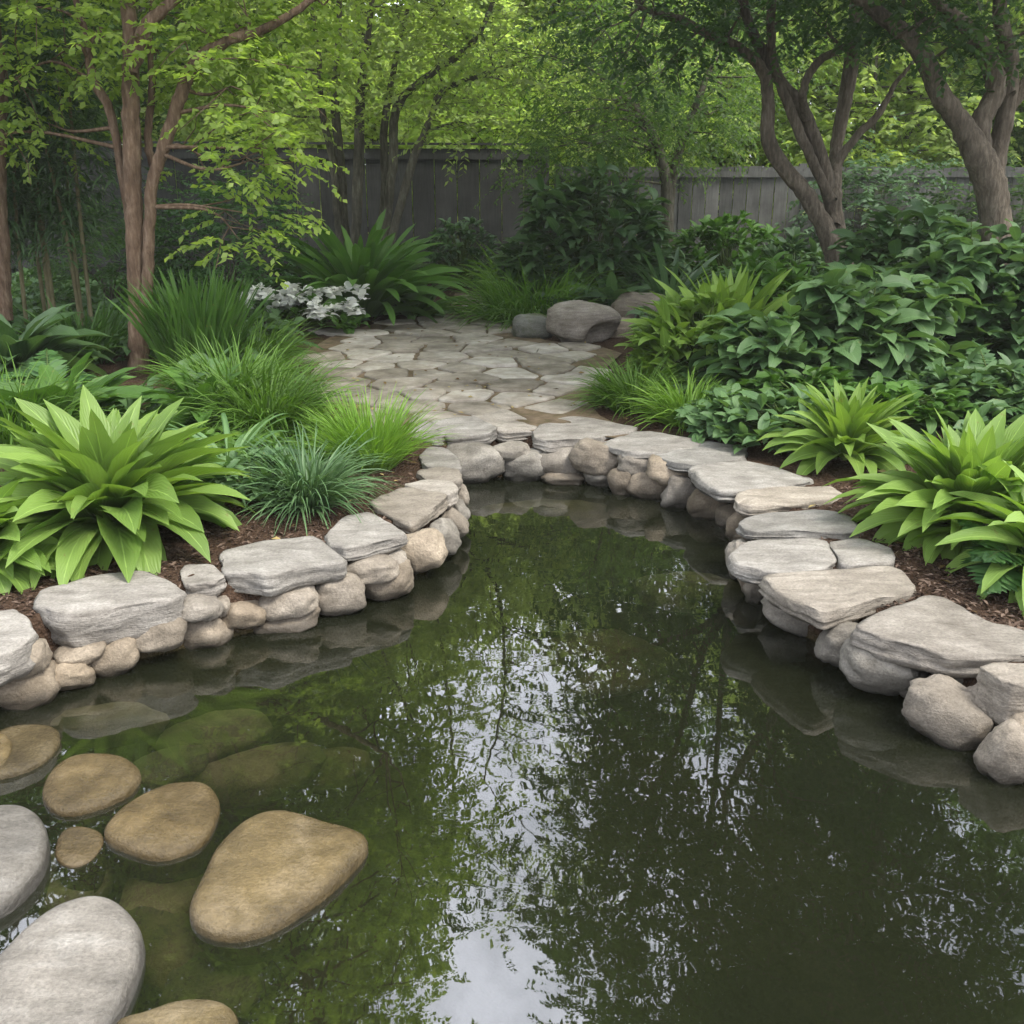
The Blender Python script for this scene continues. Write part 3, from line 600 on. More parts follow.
# loose mulch chips where the earth shows
rm = np.random.default_rng(8); chips = Acc()
cand = np.vstack([np.array([G(rm.uniform(-20, 450), rm.uniform(470, 610))[:2] for _ in range(5200)]), np.array([G(rm.uniform(820, 1060), rm.uniform(480, 660))[:2] for _ in range(5200)])])
dd = sdist(cand, POND); keep = (dd > .02) & (dd < 1.1)
for q in FOOT: keep &= sdist(cand, q) > .01
cand = cand[keep]
nc = len(cand); hz = ground_h(cand) + .008; ang = rm.uniform(0, 6.28, nc)
nrm_ = np.column_stack([rm.normal(0, .4, nc), rm.normal(0, .4, nc), np.ones(nc)])
small_leaves(chips, rm, np.column_stack([cand, hz]), np.column_stack([np.cos(ang), np.sin(ang), rm.normal(0, .3, nc)]), nrm_, rm.uniform(.015, .05, nc), rm.uniform(.004, .009, nc), fold=.5)
M_CHIP = rough_mat("bark chips", [(.25, (.03, .018, .012)), (.5, (.08, .05, .034)), (.75, (.17, .12, .09))], 20.0, bump=.2, attr=.7)
struct(chips.build("bark_mulch", M_CHIP, smooth=False), "stuff")


m, N, L, out = new_mat("garden air"); pv = N("ShaderNodeVolumePrincipled", Density=.0013, Anisotropy=.1); pv.inputs['Color'].default_value = (.95, .98, .90, 1); L(pv.outputs[0], out.inputs['Volume'])
hv = [(x, y, z) for z in (-2.6, 17) for y in (-70, 410) for x in (-260, 260)]
hz_ = mesh_obj("haze", [(x * .999, y, z) for x, y, z in hv], [[0, 2, 3, 1], [4, 5, 7, 6], [0, 1, 5, 4], [2, 6, 7, 3], [0, 4, 6, 2], [1, 3, 7, 5]], m, smooth=False); struct(hz_, "stuff")
# ------------------------------------------------------------------ fences
def fence(label, A, B, h, mat, nb, post_every, seed, gap=.006, rail=True):
    A = np.array(A, float); B = np.array(B, float); d = B - A; Ln = np.linalg.norm(d); e = d / Ln; nr = np.array([e[1], -e[0]])
    if nr[1] > 0: nr = -nr
    t = thing("fence", label, "fence", (*((A + B) / 2), 0)); rng = np.random.default_rng(seed)
    def box(acc, s0, s1, n0, n1, z0, z1, rn):
        c = [A + e * s + nr * q for s, q in ((s0, n0), (s1, n0), (s1, n1), (s0, n1))]
        V = [[*p, z0] for p in c] + [[*p, z1] for p in c]
        acc.add(V, [[0, 3, 2, 1], [4, 5, 6, 7], [0, 1, 5, 4], [1, 2, 6, 5], [2, 3, 7, 6], [3, 0, 4, 7]], None, [rn] * 6)
    w = Ln / nb; bays = int(nb / post_every)
    for b in range(bays):
        a = Acc()
        for k in range(b * post_every, (b + 1) * post_every if b < bays - 1 else nb):
            o = rng.normal(0, .006); box(a, k * w + gap, (k + 1) * w - gap, o, o + .022, .04 + rng.uniform(0, .03), h + rng.uniform(-.012, .012), rng.uniform())
        put(a.build("board_panel", mat, smooth=False), t)
    for b in range(bays + 1):
        a = Acc(); s = min(b * post_every, nb) * w; box(a, s - .06, s + .06, -.105, -.01, -.1, h + .05, .5); put(a.build("post", mat, smooth=False), t)
    a = Acc(); box(a, 0, Ln, .032, .062, h - .16, h - .07, .6); box(a, 0, Ln, .032, .062, .35, .44, .4)
    if rail: box(a, 0, Ln, -.002, .072, h + .055, h + .09, .7)
    put(a.build("rail", mat, smooth=False), t); return t
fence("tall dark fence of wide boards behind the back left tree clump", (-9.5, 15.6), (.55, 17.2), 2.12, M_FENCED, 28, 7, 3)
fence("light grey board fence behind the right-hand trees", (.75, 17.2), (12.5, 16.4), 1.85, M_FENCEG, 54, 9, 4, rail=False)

# ------------------------------------------------------------------ plant builders
LM = {
 'lime':   leaf_mat("lime hosta leaf", (.13, .23, .04), (.27, .41, .095), .35, .42, rib=.6),
 'lime2':  leaf_mat("bright lance leaf", (.12, .22, .035), (.27, .41, .085), .35, .42, rib=.5),
 'mid':    leaf_mat("mid green leaf", (.045, .11, .018), (.11, .23, .045), .3, .45, rib=.4),
 'dark':   leaf_mat("dark green leaf", (.045, .10, .038), (.125, .22, .085), .3, .42, rib=.35),
 'blue':   leaf_mat("blue green leaf", (.062, .135, .052), (.17, .29, .11), .32, .42, rib=.4),
 'deep':   leaf_mat("deep green leaf", (.038, .085, .04), (.115, .20, .095), .28, .4, rib=.25),  # the leaf's own dark green
 'grass':  leaf_mat("grass blade", (.05, .12, .015), (.15, .28, .045), .35, .5),
 'brightgrass': leaf_mat("bright grass blade", (.09, .19, .02), (.21, .36, .055), .35, .5),
 'bluegrass': leaf_mat("blue green blade", (.055, .125, .05), (.17, .29, .12), .25, .45),
 'fern':   leaf_mat("fern leaf", (.03, .085, .025), (.085, .18, .05), .3, .5),
 'white':  leaf_mat("white petal", (.74, .75, .69), (.86, .87, .83), .3, .5, tcol=(1, 1, 1)),
 'crownlime': leaf_mat("fresh maple leaf", (.13, .205, .045), (.31, .41, .10), .58, .5, tcol=(1.65, 1.72, .9)),
 'crown':  leaf_mat("tree leaf", (.05, .10, .03), (.14, .22, .07), .58, .5, tcol=(1.65, 1.72, .9)),
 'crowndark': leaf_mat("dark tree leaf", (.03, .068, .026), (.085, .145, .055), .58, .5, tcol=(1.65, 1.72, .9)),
 'crownsun': leaf_mat("yellow green hazed leaf", (.17, .25, .07), (.42, .50, .19), .58, .5, tcol=(1.65, 1.72, .9)),  # paled: distant haze and background glow are put into the leaf colour
}
TAU = 2 * math.pi
def gbase(px, py, dz=0.0):
    p = G(px, py, 0.0); p = G(px, py, float(ground_h(p[None, :2])[0])); p[2] += dz; return p
def hosta(label, base, n, L, W, mat, seed, prof=P_hosta, th=(1.35, .1), droop=(.6, 1.55), name="hosta", cat="hosta", group=None, fold=.35, wave=.10, S=8, spread=.08, lo=.55):
    rng = np.random.default_rng(seed); t = thing(name, label, cat, base, group); a = Acc()
    u = np.sort(rng.uniform(0, 1, n)); az = np.arange(n) * 2.39996 + rng.normal(0, .25, n)
    p = np.asarray(base) + np.stack([np.cos(az) * spread * u, np.sin(az) * spread * u, 0 * az], -1)
    strips(a, rng, p, az, th[0] + (th[1] - th[0]) * u + rng.normal(0, .1, n), droop[0] + (droop[1] - droop[0]) * u + rng.normal(0, .15, n), L * (lo + (1 - lo) * np.sin(math.pi * (.25 + .6 * u))) * rng.uniform(.85, 1.12, n), W * rng.uniform(.8, 1.2, n) * (.75 + .25 * u), prof, S, fold, wave, .34)
    a.build("foliage", mat, t)
    c = Acc(); tube(c, [[*base[:2], base[2] - .05, .035], [*base[:2], base[2] + .05, .03], [*base[:2], base[2] + .09, .012]]); c.build("stem", M_STEM, t); return t
def tuft(label, base, n, L, W, mat, seed, th=(1.5, .55), droop=(.7, 1.9), name="grass_tuft", cat="grass tuft", group=None, spread=.1, prof=P_grass, S=6):
    rng = np.random.default_rng(seed); az = rng.uniform(0, TAU, n); u = rng.uniform(0, 1, n)
    rr_ = np.sqrt(rng.uniform(0, 1, n)) * spread; a2 = az + rng.normal(0, .6, n); p = np.stack([np.cos(a2) * rr_, np.sin(a2) * rr_, np.full(n, -.02)], -1); a = Acc()
    strips(a, rng, p, az, th[0] + (th[1] - th[0]) * u, droop[0] + (droop[1] - droop[0]) * rng.uniform(0, 1, n), L * rng.uniform(.6, 1.1, n), W * rng.uniform(.7, 1.2, n), prof, S, .35, 0, .5)
    o = a.build(name, mat); o.location = base; return tag(o, label, cat, group)
def shrub(label, base, R3, n, leaf, W, per, mat, seed, name="shrub", cat="shrub", group=None, prof=P_oval, S=5, th=(.75, .35), droop=(.9, .5), lowest=-.1, extra=None, wave=.05):
    rng = np.random.default_rng(seed); t = thing(name, label, cat, base, group); a = Acc(); st = Acc(); R3 = np.array(R3); base = np.asarray(base, float)
    v = unit(rng, n * 3); v = v[v[:, 2] > lowest][:n]; s = rng.uniform(.5, 1.0, len(v)) ** .5
    tips = base + np.array([0, 0, R3[2] * .12]) + v * s[:, None] * R3 * np.array([1, 1, .88]); tips[:, 2] = np.maximum(tips[:, 2], base[2] + .05)
    for q in tips:
        mid = base + (q - base) * np.array([.35, .35, .6]); tube(st, smooth_path([[*base, .012], [*mid, .009], [*q, .004]], 3), 5)
    k = rng.integers(max(3, per - 2), per + 3, len(tips)); idx = np.repeat(np.arange(len(tips)), k); N_ = len(idx); c = tips[idx]
    az = rng.uniform(0, TAU, N_); out_ = np.arctan2(v[idx, 1], v[idx, 0]); az = np.where(rng.uniform(size=N_) < .5, out_ + rng.normal(0, .9, N_), az)
    c = c + np.stack([np.zeros(N_), np.zeros(N_), -rng.uniform(0, .5, N_) * leaf], -1)
    strips(a, rng, c, az, rng.normal(*th, N_), rng.normal(droop[0], droop[1] * .6, N_), leaf * rng.uniform(.65, 1.15, N_), W * rng.uniform(.75, 1.15, N_), prof, S, .3, wave, .3)
    a.build("foliage", mat, t); st.build("stem", M_STEM, t); return t
def fern(label, base, n, L, mat, seed, name="fern", cat="fern", group=None, th=(1.3, .35), droop=(1.0, 1.7), K=26, leaflet=.16, w=.11):
    rng = np.random.default_rng(seed); t = thing(name, label, cat, base, group); a = Acc(); st = Acc()
    for i in range(n):
        az = i * 2.4 + rng.normal(0, .3); u = rng.uniform(); t0 = th[0] + (th[1] - th[0]) * u; dr = droop[0] + (droop[1] - droop[0]) * rng.uniform(); LL = L * rng.uniform(.7, 1.1)
        tt = np.linspace(0, 1, K); an = t0 - dr * tt ** 1.2; ds = LL / K; X = np.cumsum(np.cos(an)) * ds; Z = np.cumsum(np.sin(an)) * ds
        h = np.array([math.cos(az), math.sin(az), 0]); sd_ = np.array([-math.sin(az), math.cos(az), 0])
        c = np.asarray(base) + X[:, None] * h + Z[:, None] * [0, 0, 1]; T = np.cos(an)[:, None] * h + np.sin(an)[:, None] * [0, 0, 1]; nn = -np.sin(an)[:, None] * h + np.cos(an)[:, None] * [0, 0, 1]
        tube(st, np.column_stack([c, np.linspace(.006, .002, K)])[::4], 4)
        ll = leaflet * np.sin(math.pi * np.clip(tt * .93 + .05, 0, 1) ** .7) + .01
        for sg in (-1, 1):
            dv = sg * sd_ * .9 + T * .5 - nn * .25 + rng.normal(0, .08, (K, 3)); small_leaves(a, rng, c, dv, nn + rng.normal(0, .15, (K, 3)), ll, np.full(K, w * leaflet * 1.4), .1)
    a.build("foliage", mat, t); st.build("stem", M_STEM, t); return t
def sprays(acc, rng, c, outd, tw, K, L, W, droopy=.5, flat=.5):     # twigs with leaflets on both sides
    M = len(c); az = np.arctan2(outd[:, 1], outd[:, 0]); el = np.arcsin(np.clip(outd[:, 2], -1, 1)) * flat
    tw = tw * rng.uniform(.6, 1.2, M); tt = (np.arange(K) + .5) / K
    an = el[:, None] - droopy * rng.uniform(.5, 1.5, M)[:, None] * tt[None]; ds = (tw / K)[:, None]
    X = np.cumsum(np.cos(an) * ds, 1); Z = np.cumsum(np.sin(an) * ds, 1); h = np.stack([np.cos(az), np.sin(az), 0 * az], -1); s = np.stack([-np.sin(az), np.cos(az), 0 * az], -1)
    P = c[:, None] + X[..., None] * h[:, None]; P[..., 2] += Z
    T = np.cos(an)[..., None] * h[:, None]; T[..., 2] += np.sin(an)
    sg = np.where(np.arange(K) % 2 == 0, 1, -1)[None, :, None]
    d = T * .6 + s[:, None] * sg * .9 + rng.normal(0, .25, P.shape); d[..., 2] -= .25
    nn = rng.normal(0, .55, P.shape); nn[..., 2] += 1
    small_leaves(acc, rng, P.reshape(-1, 3), d.reshape(-1, 3), nn.reshape(-1, 3), (L * rng.uniform(.65, 1.25, (M, K))).ravel(), (W * rng.uniform(.8, 1.2, (M, K))).ravel())
def feathery(label, base, R3, n, tw, K, L, W, mat, seed, name="bush", cat="bush", group=None, droopy=.9, lowest=-.15):
    rng = np.random.default_rng(seed); t = thing(name, label, cat, base, group); a = Acc(); st = Acc(); R3 = np.array(R3); base = np.asarray(base, float)
    v = unit(rng, n * 3); v = v[v[:, 2] > lowest][:n]; s = rng.uniform(.25, 1, len(v)) ** .45; lump = np.array([1 + .3 * mnoise.noise(Vector(q * 2.2) + Vector((seed, 0, 0))) for q in v])
    c = base + np.array([0, 0, R3[2] * .15]) + v * (s * lump)[:, None] * R3 * np.array([1, 1, .8]); c[:, 2] = np.maximum(c[:, 2], base[2] + .04)
    sprays(a, rng, c, v, tw, K, L, W, droopy, .8); a.build("foliage", mat, t)
    for q in c[::max(1, n // 22)]: tube(st, smooth_path([[*base, .014], [*(base + (q - base) * [.3, .3, .55]), .01], [*q, .003]], 3), 5)
    st.build("stem", M_BARKG, t); return t

# ------------------------------------------------------------------ trees
def tree(label, base, stems, pads, mat, seed, bark=M_BARK, name="tree", cat="tree", group=None, n_tw=14, K=14, tw=.42, L=.06, W=.016, droopy=.5, limb=.018, limbs=True):
    """stems: rows (x, y, z, radius) each its own trunk part; pads: (x, y, z, r) leaf clumps, each reached by a limb."""
    rng = np.random.default_rng(seed); t = thing(name, label, cat, base, group); pts_ = []; accs = []
    for sgm in stems:
        sp = smooth_path(sgm, 7); sp[:, :3] += rng.normal(0, .004, (len(sp), 3)); a = Acc(); tube(a, sp, 14, .05, rng); accs.append(a); pts_.append(sp)
    allp = np.vstack(pts_); pads = np.asarray(pads, float); owner = np.repeat(np.arange(len(pts_)), [len(q) for q in pts_])
    for q in pads if limbs else ():      # limbs grow out of the nearest stem and belong to it
        dd_ = np.linalg.norm(allp[:, :3] - q[:3], axis=1) + .9 * np.maximum(0, allp[:, 2] - q[2]) + 1.5 * (allp[:, 2] < 1.4)
        k = int(np.argmin(dd_)); s = allp[k]; br = accs[owner[k]]; r0 = min(limb, s[3] * .6); m1 = s[:3] + (q[:3] - s[:3]) * .45 + rng.normal(0, .10, 3) + [0, 0, .08 * np.linalg.norm(q[:3] - s[:3])]
        sp = smooth_path([[*s[:3], r0], [*m1, r0 * .65], [*q[:3], .004]], 5); tube(br, sp, 6)
        for _ in range(3):
            i0 = sp[rng.integers(6, len(sp))]; e = q[:3] + rng.normal(0, .5, 3) * q[3]; tube(br, [[*i0[:3], .006], [*((i0[:3] + e) / 2 + rng.normal(0, .04, 3)), .004], [*e, .002]], 4)
    for a in accs: a.build("trunk", bark, t)
    k = np.maximum(3, (n_tw * (pads[:, 3] / .6) ** 2).astype(int)); idx = np.repeat(np.arange(len(pads)), k); v = unit(rng, len(idx))
    c = pads[idx, :3] + v * (rng.uniform(.1, 1, len(idx)) ** .5)[:, None] * pads[idx, 3][:, None] * np.array([1, 1, .5])
    a = Acc(); sprays(a, rng, c, v, tw, K, L, W, droopy, .5); a.build("crown", mat, t); return t
def pad_cloud(rng, n, c, R3, r=(.35, .7), shell=.35):
    v = unit(rng, n); s = rng.uniform(shell, 1, n) ** .6; P_ = np.column_stack([np.array(c) + v * s[:, None] * R3, rng.uniform(*r, n)])
    az = np.degrees(np.arctan2(P_[:, 0], P_[:, 1])); el = np.degrees(np.arctan2(P_[:, 2] + 2.2, np.hypot(P_[:, 0], P_[:, 1])))     # open lanes in the canopy over the pond
    return P_[(rng.uniform(size=n) < .18) | ~(((np.abs(az - .8) < 3.4) & (el > 31)) | ((np.abs(az + 4) < 2.5) & (el > 37)) | ((np.abs(az - 13.5) < 3.4) & (el > 27) & (el < 36)))]
def px_pads(rng, lst, spread=.25):     # (px, py, Y, r)
    return np.array([[*(D(x, y, Y) + rng.normal(0, spread * .3, 3)), r] for x, y, Y, r in lst])
def stem_px(lst, Y):                   # (px, py, width px[, dY])
    o = []
    for s in lst:
        y = Y + (s[3] if len(s) > 3 else 0); p = D(s[0], s[1], y); o.append([*p, s[2] / FPX * np.linalg.norm(p - EYE) / 2])
    return o
# ------------------------------------------------------------------ planting, left bed
LH = "large-leaved clumps in the beds"
hosta("big lime green hosta with pointed leaves above the left pond wall", gbase(112, 521), 165, .70, .103, LM['lime'], 1, group=LH, droop=(.5, 1.4))
hosta("smaller lime hosta at the photo's left edge beside the big one", gbase(-22, 560), 46, .5, .10, LM['lime'], 2, group=LH)
GT = "grassy tufts in the beds"
tuft("blue-green arching grass tuft above the left coping beside the lime hosta", gbase(308, 506), 520, .54, .0095, LM['bluegrass'], 3, group=GT, spread=.10)
tuft("bright fresh green grass tuft at the wall's bend by the path corner", gbase(372, 466), 760, .54, .0075, LM['brightgrass'], 4, th=(1.55, .75), droop=(.2, 1.1), group=GT, spread=.13)
tuft("dense green grass tuft behind the bright tuft, left of the path", gbase(268, 428), 800, .62, .0095, LM['grass'], 5, group=GT, spread=.22, th=(1.5, .7), droop=(.7, 1.9))
tuft("arching green grass tuft right of the left tree's foot", gbase(238, 412), 800, .68, .010, LM['grass'], 6, group=GT, spread=.22, th=(1.5, .7), droop=(.6, 1.7))
tuft("tall sword-leaved tuft standing close behind the left tree trunk", gbase(201, 376), 340, .9, .018, LM['mid'], 7, th=(1.57, 1.15), droop=(.1, .6), group=GT, spread=.25, prof=P_strap)
tuft("grass tuft between the arching tuft and the white blooms", gbase(252, 366), 600, .62, .010, LM['grass'], 8, group=GT, spread=.25)
tuft("sword-leaved tuft left of the left tree trunk", gbase(84, 362), 260, .62, .014, LM['mid'], 9, th=(1.5, .7), droop=(.3, 1.1), group=GT, spread=.25, prof=P_strap)
tuft("fine dark grass tuft at the photo's left edge behind the hosta", gbase(18, 448), 500, .75, .009, LM['grass'], 10, group=GT, spread=.2)
hosta("mid green broad-leaved clump at the foot of the left tree", gbase(205, 424), 40, .5, .10, LM['mid'], 11, P_broad, name="broadleaf_plant", cat="plant", group=LH)
hosta("broad dark-leaved clump left of the left tree behind the hosta", gbase(66, 436), 50, .62, .13, LM['mid'], 12, P_broad, name="broadleaf_plant", cat="plant", group=LH, th=(1.2, .3), droop=(.9, 1.3))
hosta("broad dark-leaved clump at the photo's left edge under the canes", gbase(14, 380), 50, .9, .16, LM['dark'], 13, P_broad, name="broadleaf_plant", cat="plant", group=LH, th=(1.25, .4), droop=(.9, 1.3))
hosta("strap-leaved plant with drooping pale blades left of the blue-green tuft", gbase(232, 474), 46, .52, .022, LM['blue'], 14, P_strap, name="strap_leaf_plant", cat="plant", group=LH, th=(1.3, .4), droop=(1.0, 1.8))
shrub("low blue-green leafy plant between the hosta and the blue-green tuft", gbase(250, 496), (.26, .2, .24), 26, .11, .022, 7, LM['blue'], 15, name="leafy_plant", cat="plant", group="leafy bed plants")
# white blooms
def white_bloom(label, base, seed):
    rng = np.random.default_rng(seed); t = shrub(label, base, (.62, .4, .34), 44, .17, .045, 7, LM['mid'], seed, name="white_flowering_plant", cat="flowering plant")
    for i in range(44):
        a = Acc(); p = np.asarray(base) + [rng.uniform(-.72, .66), rng.uniform(-.4, .2), rng.uniform(.16, .42)]; nn = 12
        q = p + rng.normal(0, .03, (nn, 3)) * [1.2, 1.2, .6]
        strips(a, rng, q, rng.uniform(0, TAU, nn), rng.uniform(.0, .9, nn), rng.uniform(.2, 1, nn), rng.uniform(.09, .14, nn), rng.uniform(.034, .05, nn), P_oval, 4, .25, .1, .3)
        a.build("flower", LM['white'], t)
white_bloom("low plant with white petals at the left edge of the flagstone path", gbase(306, 326), 16)
# back left
hosta("large fountain of long green strap leaves below the back left trees", gbase(362, 314), 130, 1.36, .09, LM['mid'], 17, P_strap, name="strap_leaf_plant", cat="plant", group=LH, th=(1.45, .5), droop=(.7, 1.5), spread=.3, wave=.12, S=10)
hosta("smaller strap-leaved clump right of the large fountain of strap leaves", gbase(416, 316), 44, .62, .06, LM['mid'], 18, P_strap, name="strap_leaf_plant", cat="plant", group=LH, th=(1.3, .3), droop=(.8, 1.6), spread=.2)
shrub("dark small-leaved shrub by the dark fence at the end of the path", gbase(462, 288), (.62, .5, 1.1), 110, .15, .035, 8, LM['deep'], 19, group="shrubs in the beds")
feathery("soft feathery green bush behind the left tree", gbase(232, 312), (1.05, .8, 1.75), 620, .42, 14, .085, .015, LM['fern'], 20, group="feathery bushes")
feathery("feathery bush between the left tree and the drooping canes", gbase(112, 316), (.8, .7, 1.25), 380, .42, 14, .085, .015, LM['crowndark'], 21, group="feathery bushes")
for k, (x, y, lab) in enumerate([(262, 352, "green fern beside the white blooms"), (52, 404, "green fern left of the left tree behind the hostas"), (-5, 415, "green fern at the photo's left edge")]):
    fern(lab, gbase(x, y), 16, .62, LM['fern'], 22 + k, group="ferns in the beds")

# canes and drooping bamboo-like leaves, far left
rc = np.random.default_rng(31)
def cane_plant(label, px, Y, n, seed):
    rng = np.random.default_rng(seed); b = D(px, 300, Y); b[2] = .05; t = thing("bamboo", label, "bamboo", b); a = Acc()
    for i in range(n):
        p = b + [rng.uniform(-.75, .75), rng.uniform(-.35, .35), 0]; hgt = rng.uniform(2.4, 3.8); lean = rng.normal(0, .25, 2)
        c = Acc(); pth_ = smooth_path([[*p, .022], [p[0] + lean[0] * .2, p[1] + lean[1] * .2, hgt * .5, .018], [p[0] + lean[0] * .8, p[1] + lean[1], hgt, .007]], 6); tube(c, pth_, 7); c.build("cane", M_CANE, t)
        for q in pth_[5:]:
            for _ in range(9):
                v = unit(rng, 1)[0]; v[2] *= .3; N_ = 9; s0 = q[:3] + v * rng.uniform(.1, .7)
                strips(a, rng, s0 + rng.normal(0, .10, (N_, 3)), math.atan2(v[1], v[0]) + rng.normal(0, .7, N_), rng.normal(.0, .3, N_), rng.uniform(.6, 1.3, N_), rng.uniform(.16, .30, N_), rng.uniform(.009, .014, N_), P_lance, 4, .2, 0, .3)
    a.build("foliage", LM['dark'], t); return t
cane_plant("tall bamboo with dry canes and drooping narrow leaves, far left", 45, 10.4, 15, 32)

# ------------------------------------------------------------------ planting, far middle
tuft("mounded grassy clump at the right end of the path, before the dark shrub", gbase(534, 321), 1100, 1.02, .012, LM['grass'], 40, group=GT, spread=.55, th=(1.5, .5), droop=(.8, 2.0))
tuft("yellowish spiky tuft behind the mounded grassy clump", gbase(522, 300), 140, 1.05, .026, LM['brightgrass'], 41, group=GT, spread=.25, th=(1.45, .5), droop=(.4, 1.3), prof=P_strap)
shrub("large dark shrub with layered glossy leaves before the fence corner", gbase(590, 304), (1.15, .8, 1.75), 190, .34, .06, 9, LM['dark'], 42, group="shrubs in the beds", droop=(.9, .4), th=(.45, .3), prof=P_lance)
hosta("dark broad-leaved clump behind the boulders", gbase(612, 314), 42, .72, .12, LM['dark'], 43, P_broad, name="broadleaf_plant", cat="plant", group=LH, th=(1.2, .3), droop=(.9, 1.3))
hosta("dark strap-leaved clump right of the large dark shrub", gbase(668, 312), 60, 1.0, .05, LM['deep'], 44, P_strap, name="strap_leaf_plant", cat="plant", group=LH, th=(1.3, .3), droop=(.6, 1.4), spread=.3)
shrub("bushy mid green shrub in front of the light grey fence", gbase(726, 300), (.9, .7, 1.15), 130, .22, .04, 8, LM['mid'], 45, group="shrubs in the beds", prof=P_lance)
shrub("low leafy shrub left of the middle right tree's foot", gbase(790, 312), (.8, .6, .95), 110, .2, .045, 8, LM['dark'], 46, group="shrubs in the beds")

# ------------------------------------------------------------------ planting, right bed
hosta("bright lime upright plant with long leaves right of the boulders", gbase(724, 374), 100, .98, .09, LM['lime2'], 50, P_lance, name="lance_leaf_plant", cat="plant", group=LH, th=(1.5, .35), droop=(.35, 1.3), spread=.14)
shrub("lime green leafy plant leaning over the path edge beside the boulders", gbase(698, 380), (.5, .42, .72), 90, .25, .05, 8, LM['lime2'], 51, name="leafy_plant", cat="plant", group="leafy bed plants", prof=P_lance)
shrub("mid green leafy plant between the lime plant and the middle right tree", gbase(762, 362), (.62, .5, .95), 110, .2, .04, 8, LM['mid'], 52, name="leafy_plant", cat="plant", group="leafy bed plants", prof=P_lance)
shrub("tall broad-leaved shrub with blue-green leaves in the right bed's middle", gbase(862, 392), (.78, .55, 1.0), 84, .32, .085, 7, LM['blue'], 53, group="shrubs in the beds", prof=P_broad, droop=(1.1, .4), th=(.5, .3), S=7)
shrub("blue-green shrub with large drooping leaves right of the lime plant", gbase(780, 396), (.55, .42, .68), 52, .32, .08, 7, LM['blue'], 54, group="shrubs in the beds", prof=P_broad, droop=(1.1, .4), th=(.5, .3), S=7)
shrub("dark dense shrub in front of the right-hand tree's trunk", gbase(960, 372), (.95, .6, 1.25), 150, .26, .06, 8, LM['dark'], 55, group="shrubs in the beds", droop=(.9, .4), th=(.45, .3))
shrub("dark green shrub between the two right-hand trees", gbase(900, 346), (.95, .6, 1.3), 150, .27, .06, 8, LM['dark'], 56, group="shrubs in the beds", droop=(.9, .4), th=(.5, .3))
shrub("dark shrub at the photo's right edge behind the ferns", gbase(1050, 378), (.8, .6, 1.1), 120, .25, .06, 8, LM['dark'], 57, group="shrubs in the beds")
tuft("green grass tuft at the path's right edge, left one of two", gbase(634, 408), 700, .52, .009, LM['grass'], 58, group=GT, spread=.17, th=(1.5, .6), droop=(.7, 1.7))
tuft("yellow-green grass tuft at the path's right edge, beside the ground cover", gbase(686, 424), 520, .5, .010, LM['brightgrass'], 59, group=GT, spread=.12, th=(1.5, .6), droop=(.7, 1.7))
for k, (x, y, r, hh, mt, lab) in enumerate([
 (738, 432, .42, .30, 'blue', "low blue-green ground cover plant beside the yellow-green tuft"), (784, 442, .42, .32, 'blue', "low blue-green ground cover plant left of the lance-leaved plant"),
 (800, 416, .48, .32, 'mid', "low green cover plant behind the lance-leaved plant"), (890, 428, .5, .32, 'mid', "low cover plant between the lance-leaved plant and the right lime hosta"),
 (952, 416, .5, .36, 'dark', "dark low cover plant behind the right lime hosta"), (1020, 420, .5, .36, 'dark', "dark low cover plant at the photo's right edge")]):
    shrub(lab, gbase(x, y), (r, r * .7, hh), 64, .15, .04, 7, LM[mt], 60 + k, name="cover_plant", cat="ground cover plant", group="low cover plants in the right bed", droop=(.7, .4), th=(.5, .3), lowest=.0)
hosta("mid green lance-leaved plant above the blocky slab in the right bed", gbase(846, 456), 90, .52, .06, LM['lime2'], 70, P_lance, name="lance_leaf_plant", cat="plant", group=LH, th=(1.45, .25), droop=(.5, 1.4), spread=.07)
hosta("lime green hosta overhanging the right bank's slabs", gbase(966, 525), 170, .64, .088, LM['lime'], 71, group=LH, droop=(.5, 1.4))
hosta("lime hosta cut by the photo's right edge beside the overhanging one", gbase(1052, 560), 56, .55, .08, LM['lime'], 72, group=LH)
for k, (x, y, l, lab) in enumerate([(1018, 574, .34, "small fern on bare mulch at the photo's right edge"), (990, 404, .6, "green fern behind the right lime hosta"), (916, 402, .5, "green fern under the tall broad-leaved shrub"), (1046, 430, .6, "green fern at the photo's right edge behind the hosta")]):
    fern(lab, gbase(x, y), 15, l, LM['fern'], 80 + k, group="ferns in the beds")

# leafy undergrowth that fills the beds between the named plants
b1x = G(140, 378)
def undergrowth(name, poly_px, n, L, W, mat, seed, zmax=.3):
    rng = np.random.default_rng(seed); poly = np.array([G(*q)[:2] for q in poly_px]); P_ = rng.uniform(poly.min(0), poly.max(0), (n * 4, 2)); P_ = P_[(sdist(P_, poly) < 0)]
    P_ = P_[(sdist(P_, POND) > .45) & (sdist(P_, PATH) > .25) & (np.hypot(P_[:, 0] - b1x[0], (P_[:, 1] - b1x[1] + .9) * .8) > .8)][:n]; hz = ground_h(P_); N_ = len(P_); a = Acc()
    clump = np.array([mnoise.noise(Vector((q[0] * 1.6, q[1] * 1.6, seed))) for q in P_]) * .5 + .6
    strips(a, rng, np.column_stack([P_, hz + rng.uniform(0, zmax, N_) * clump]), rng.uniform(0, TAU, N_), rng.uniform(.1, 1.1, N_), rng.uniform(.5, 1.6, N_), rng.uniform(.6, 1.2, N_) * L, rng.uniform(.7, 1.1, N_) * W, P_oval, 4, .3, .05, .4)
    struct(a.build(name, mat), "stuff")
undergrowth("undergrowth", [(-120, 440), (200, 440), (290, 395), (300, 330), (270, 296), (-160, 290)], 6000, .22, .05, LM['dark'], 90)
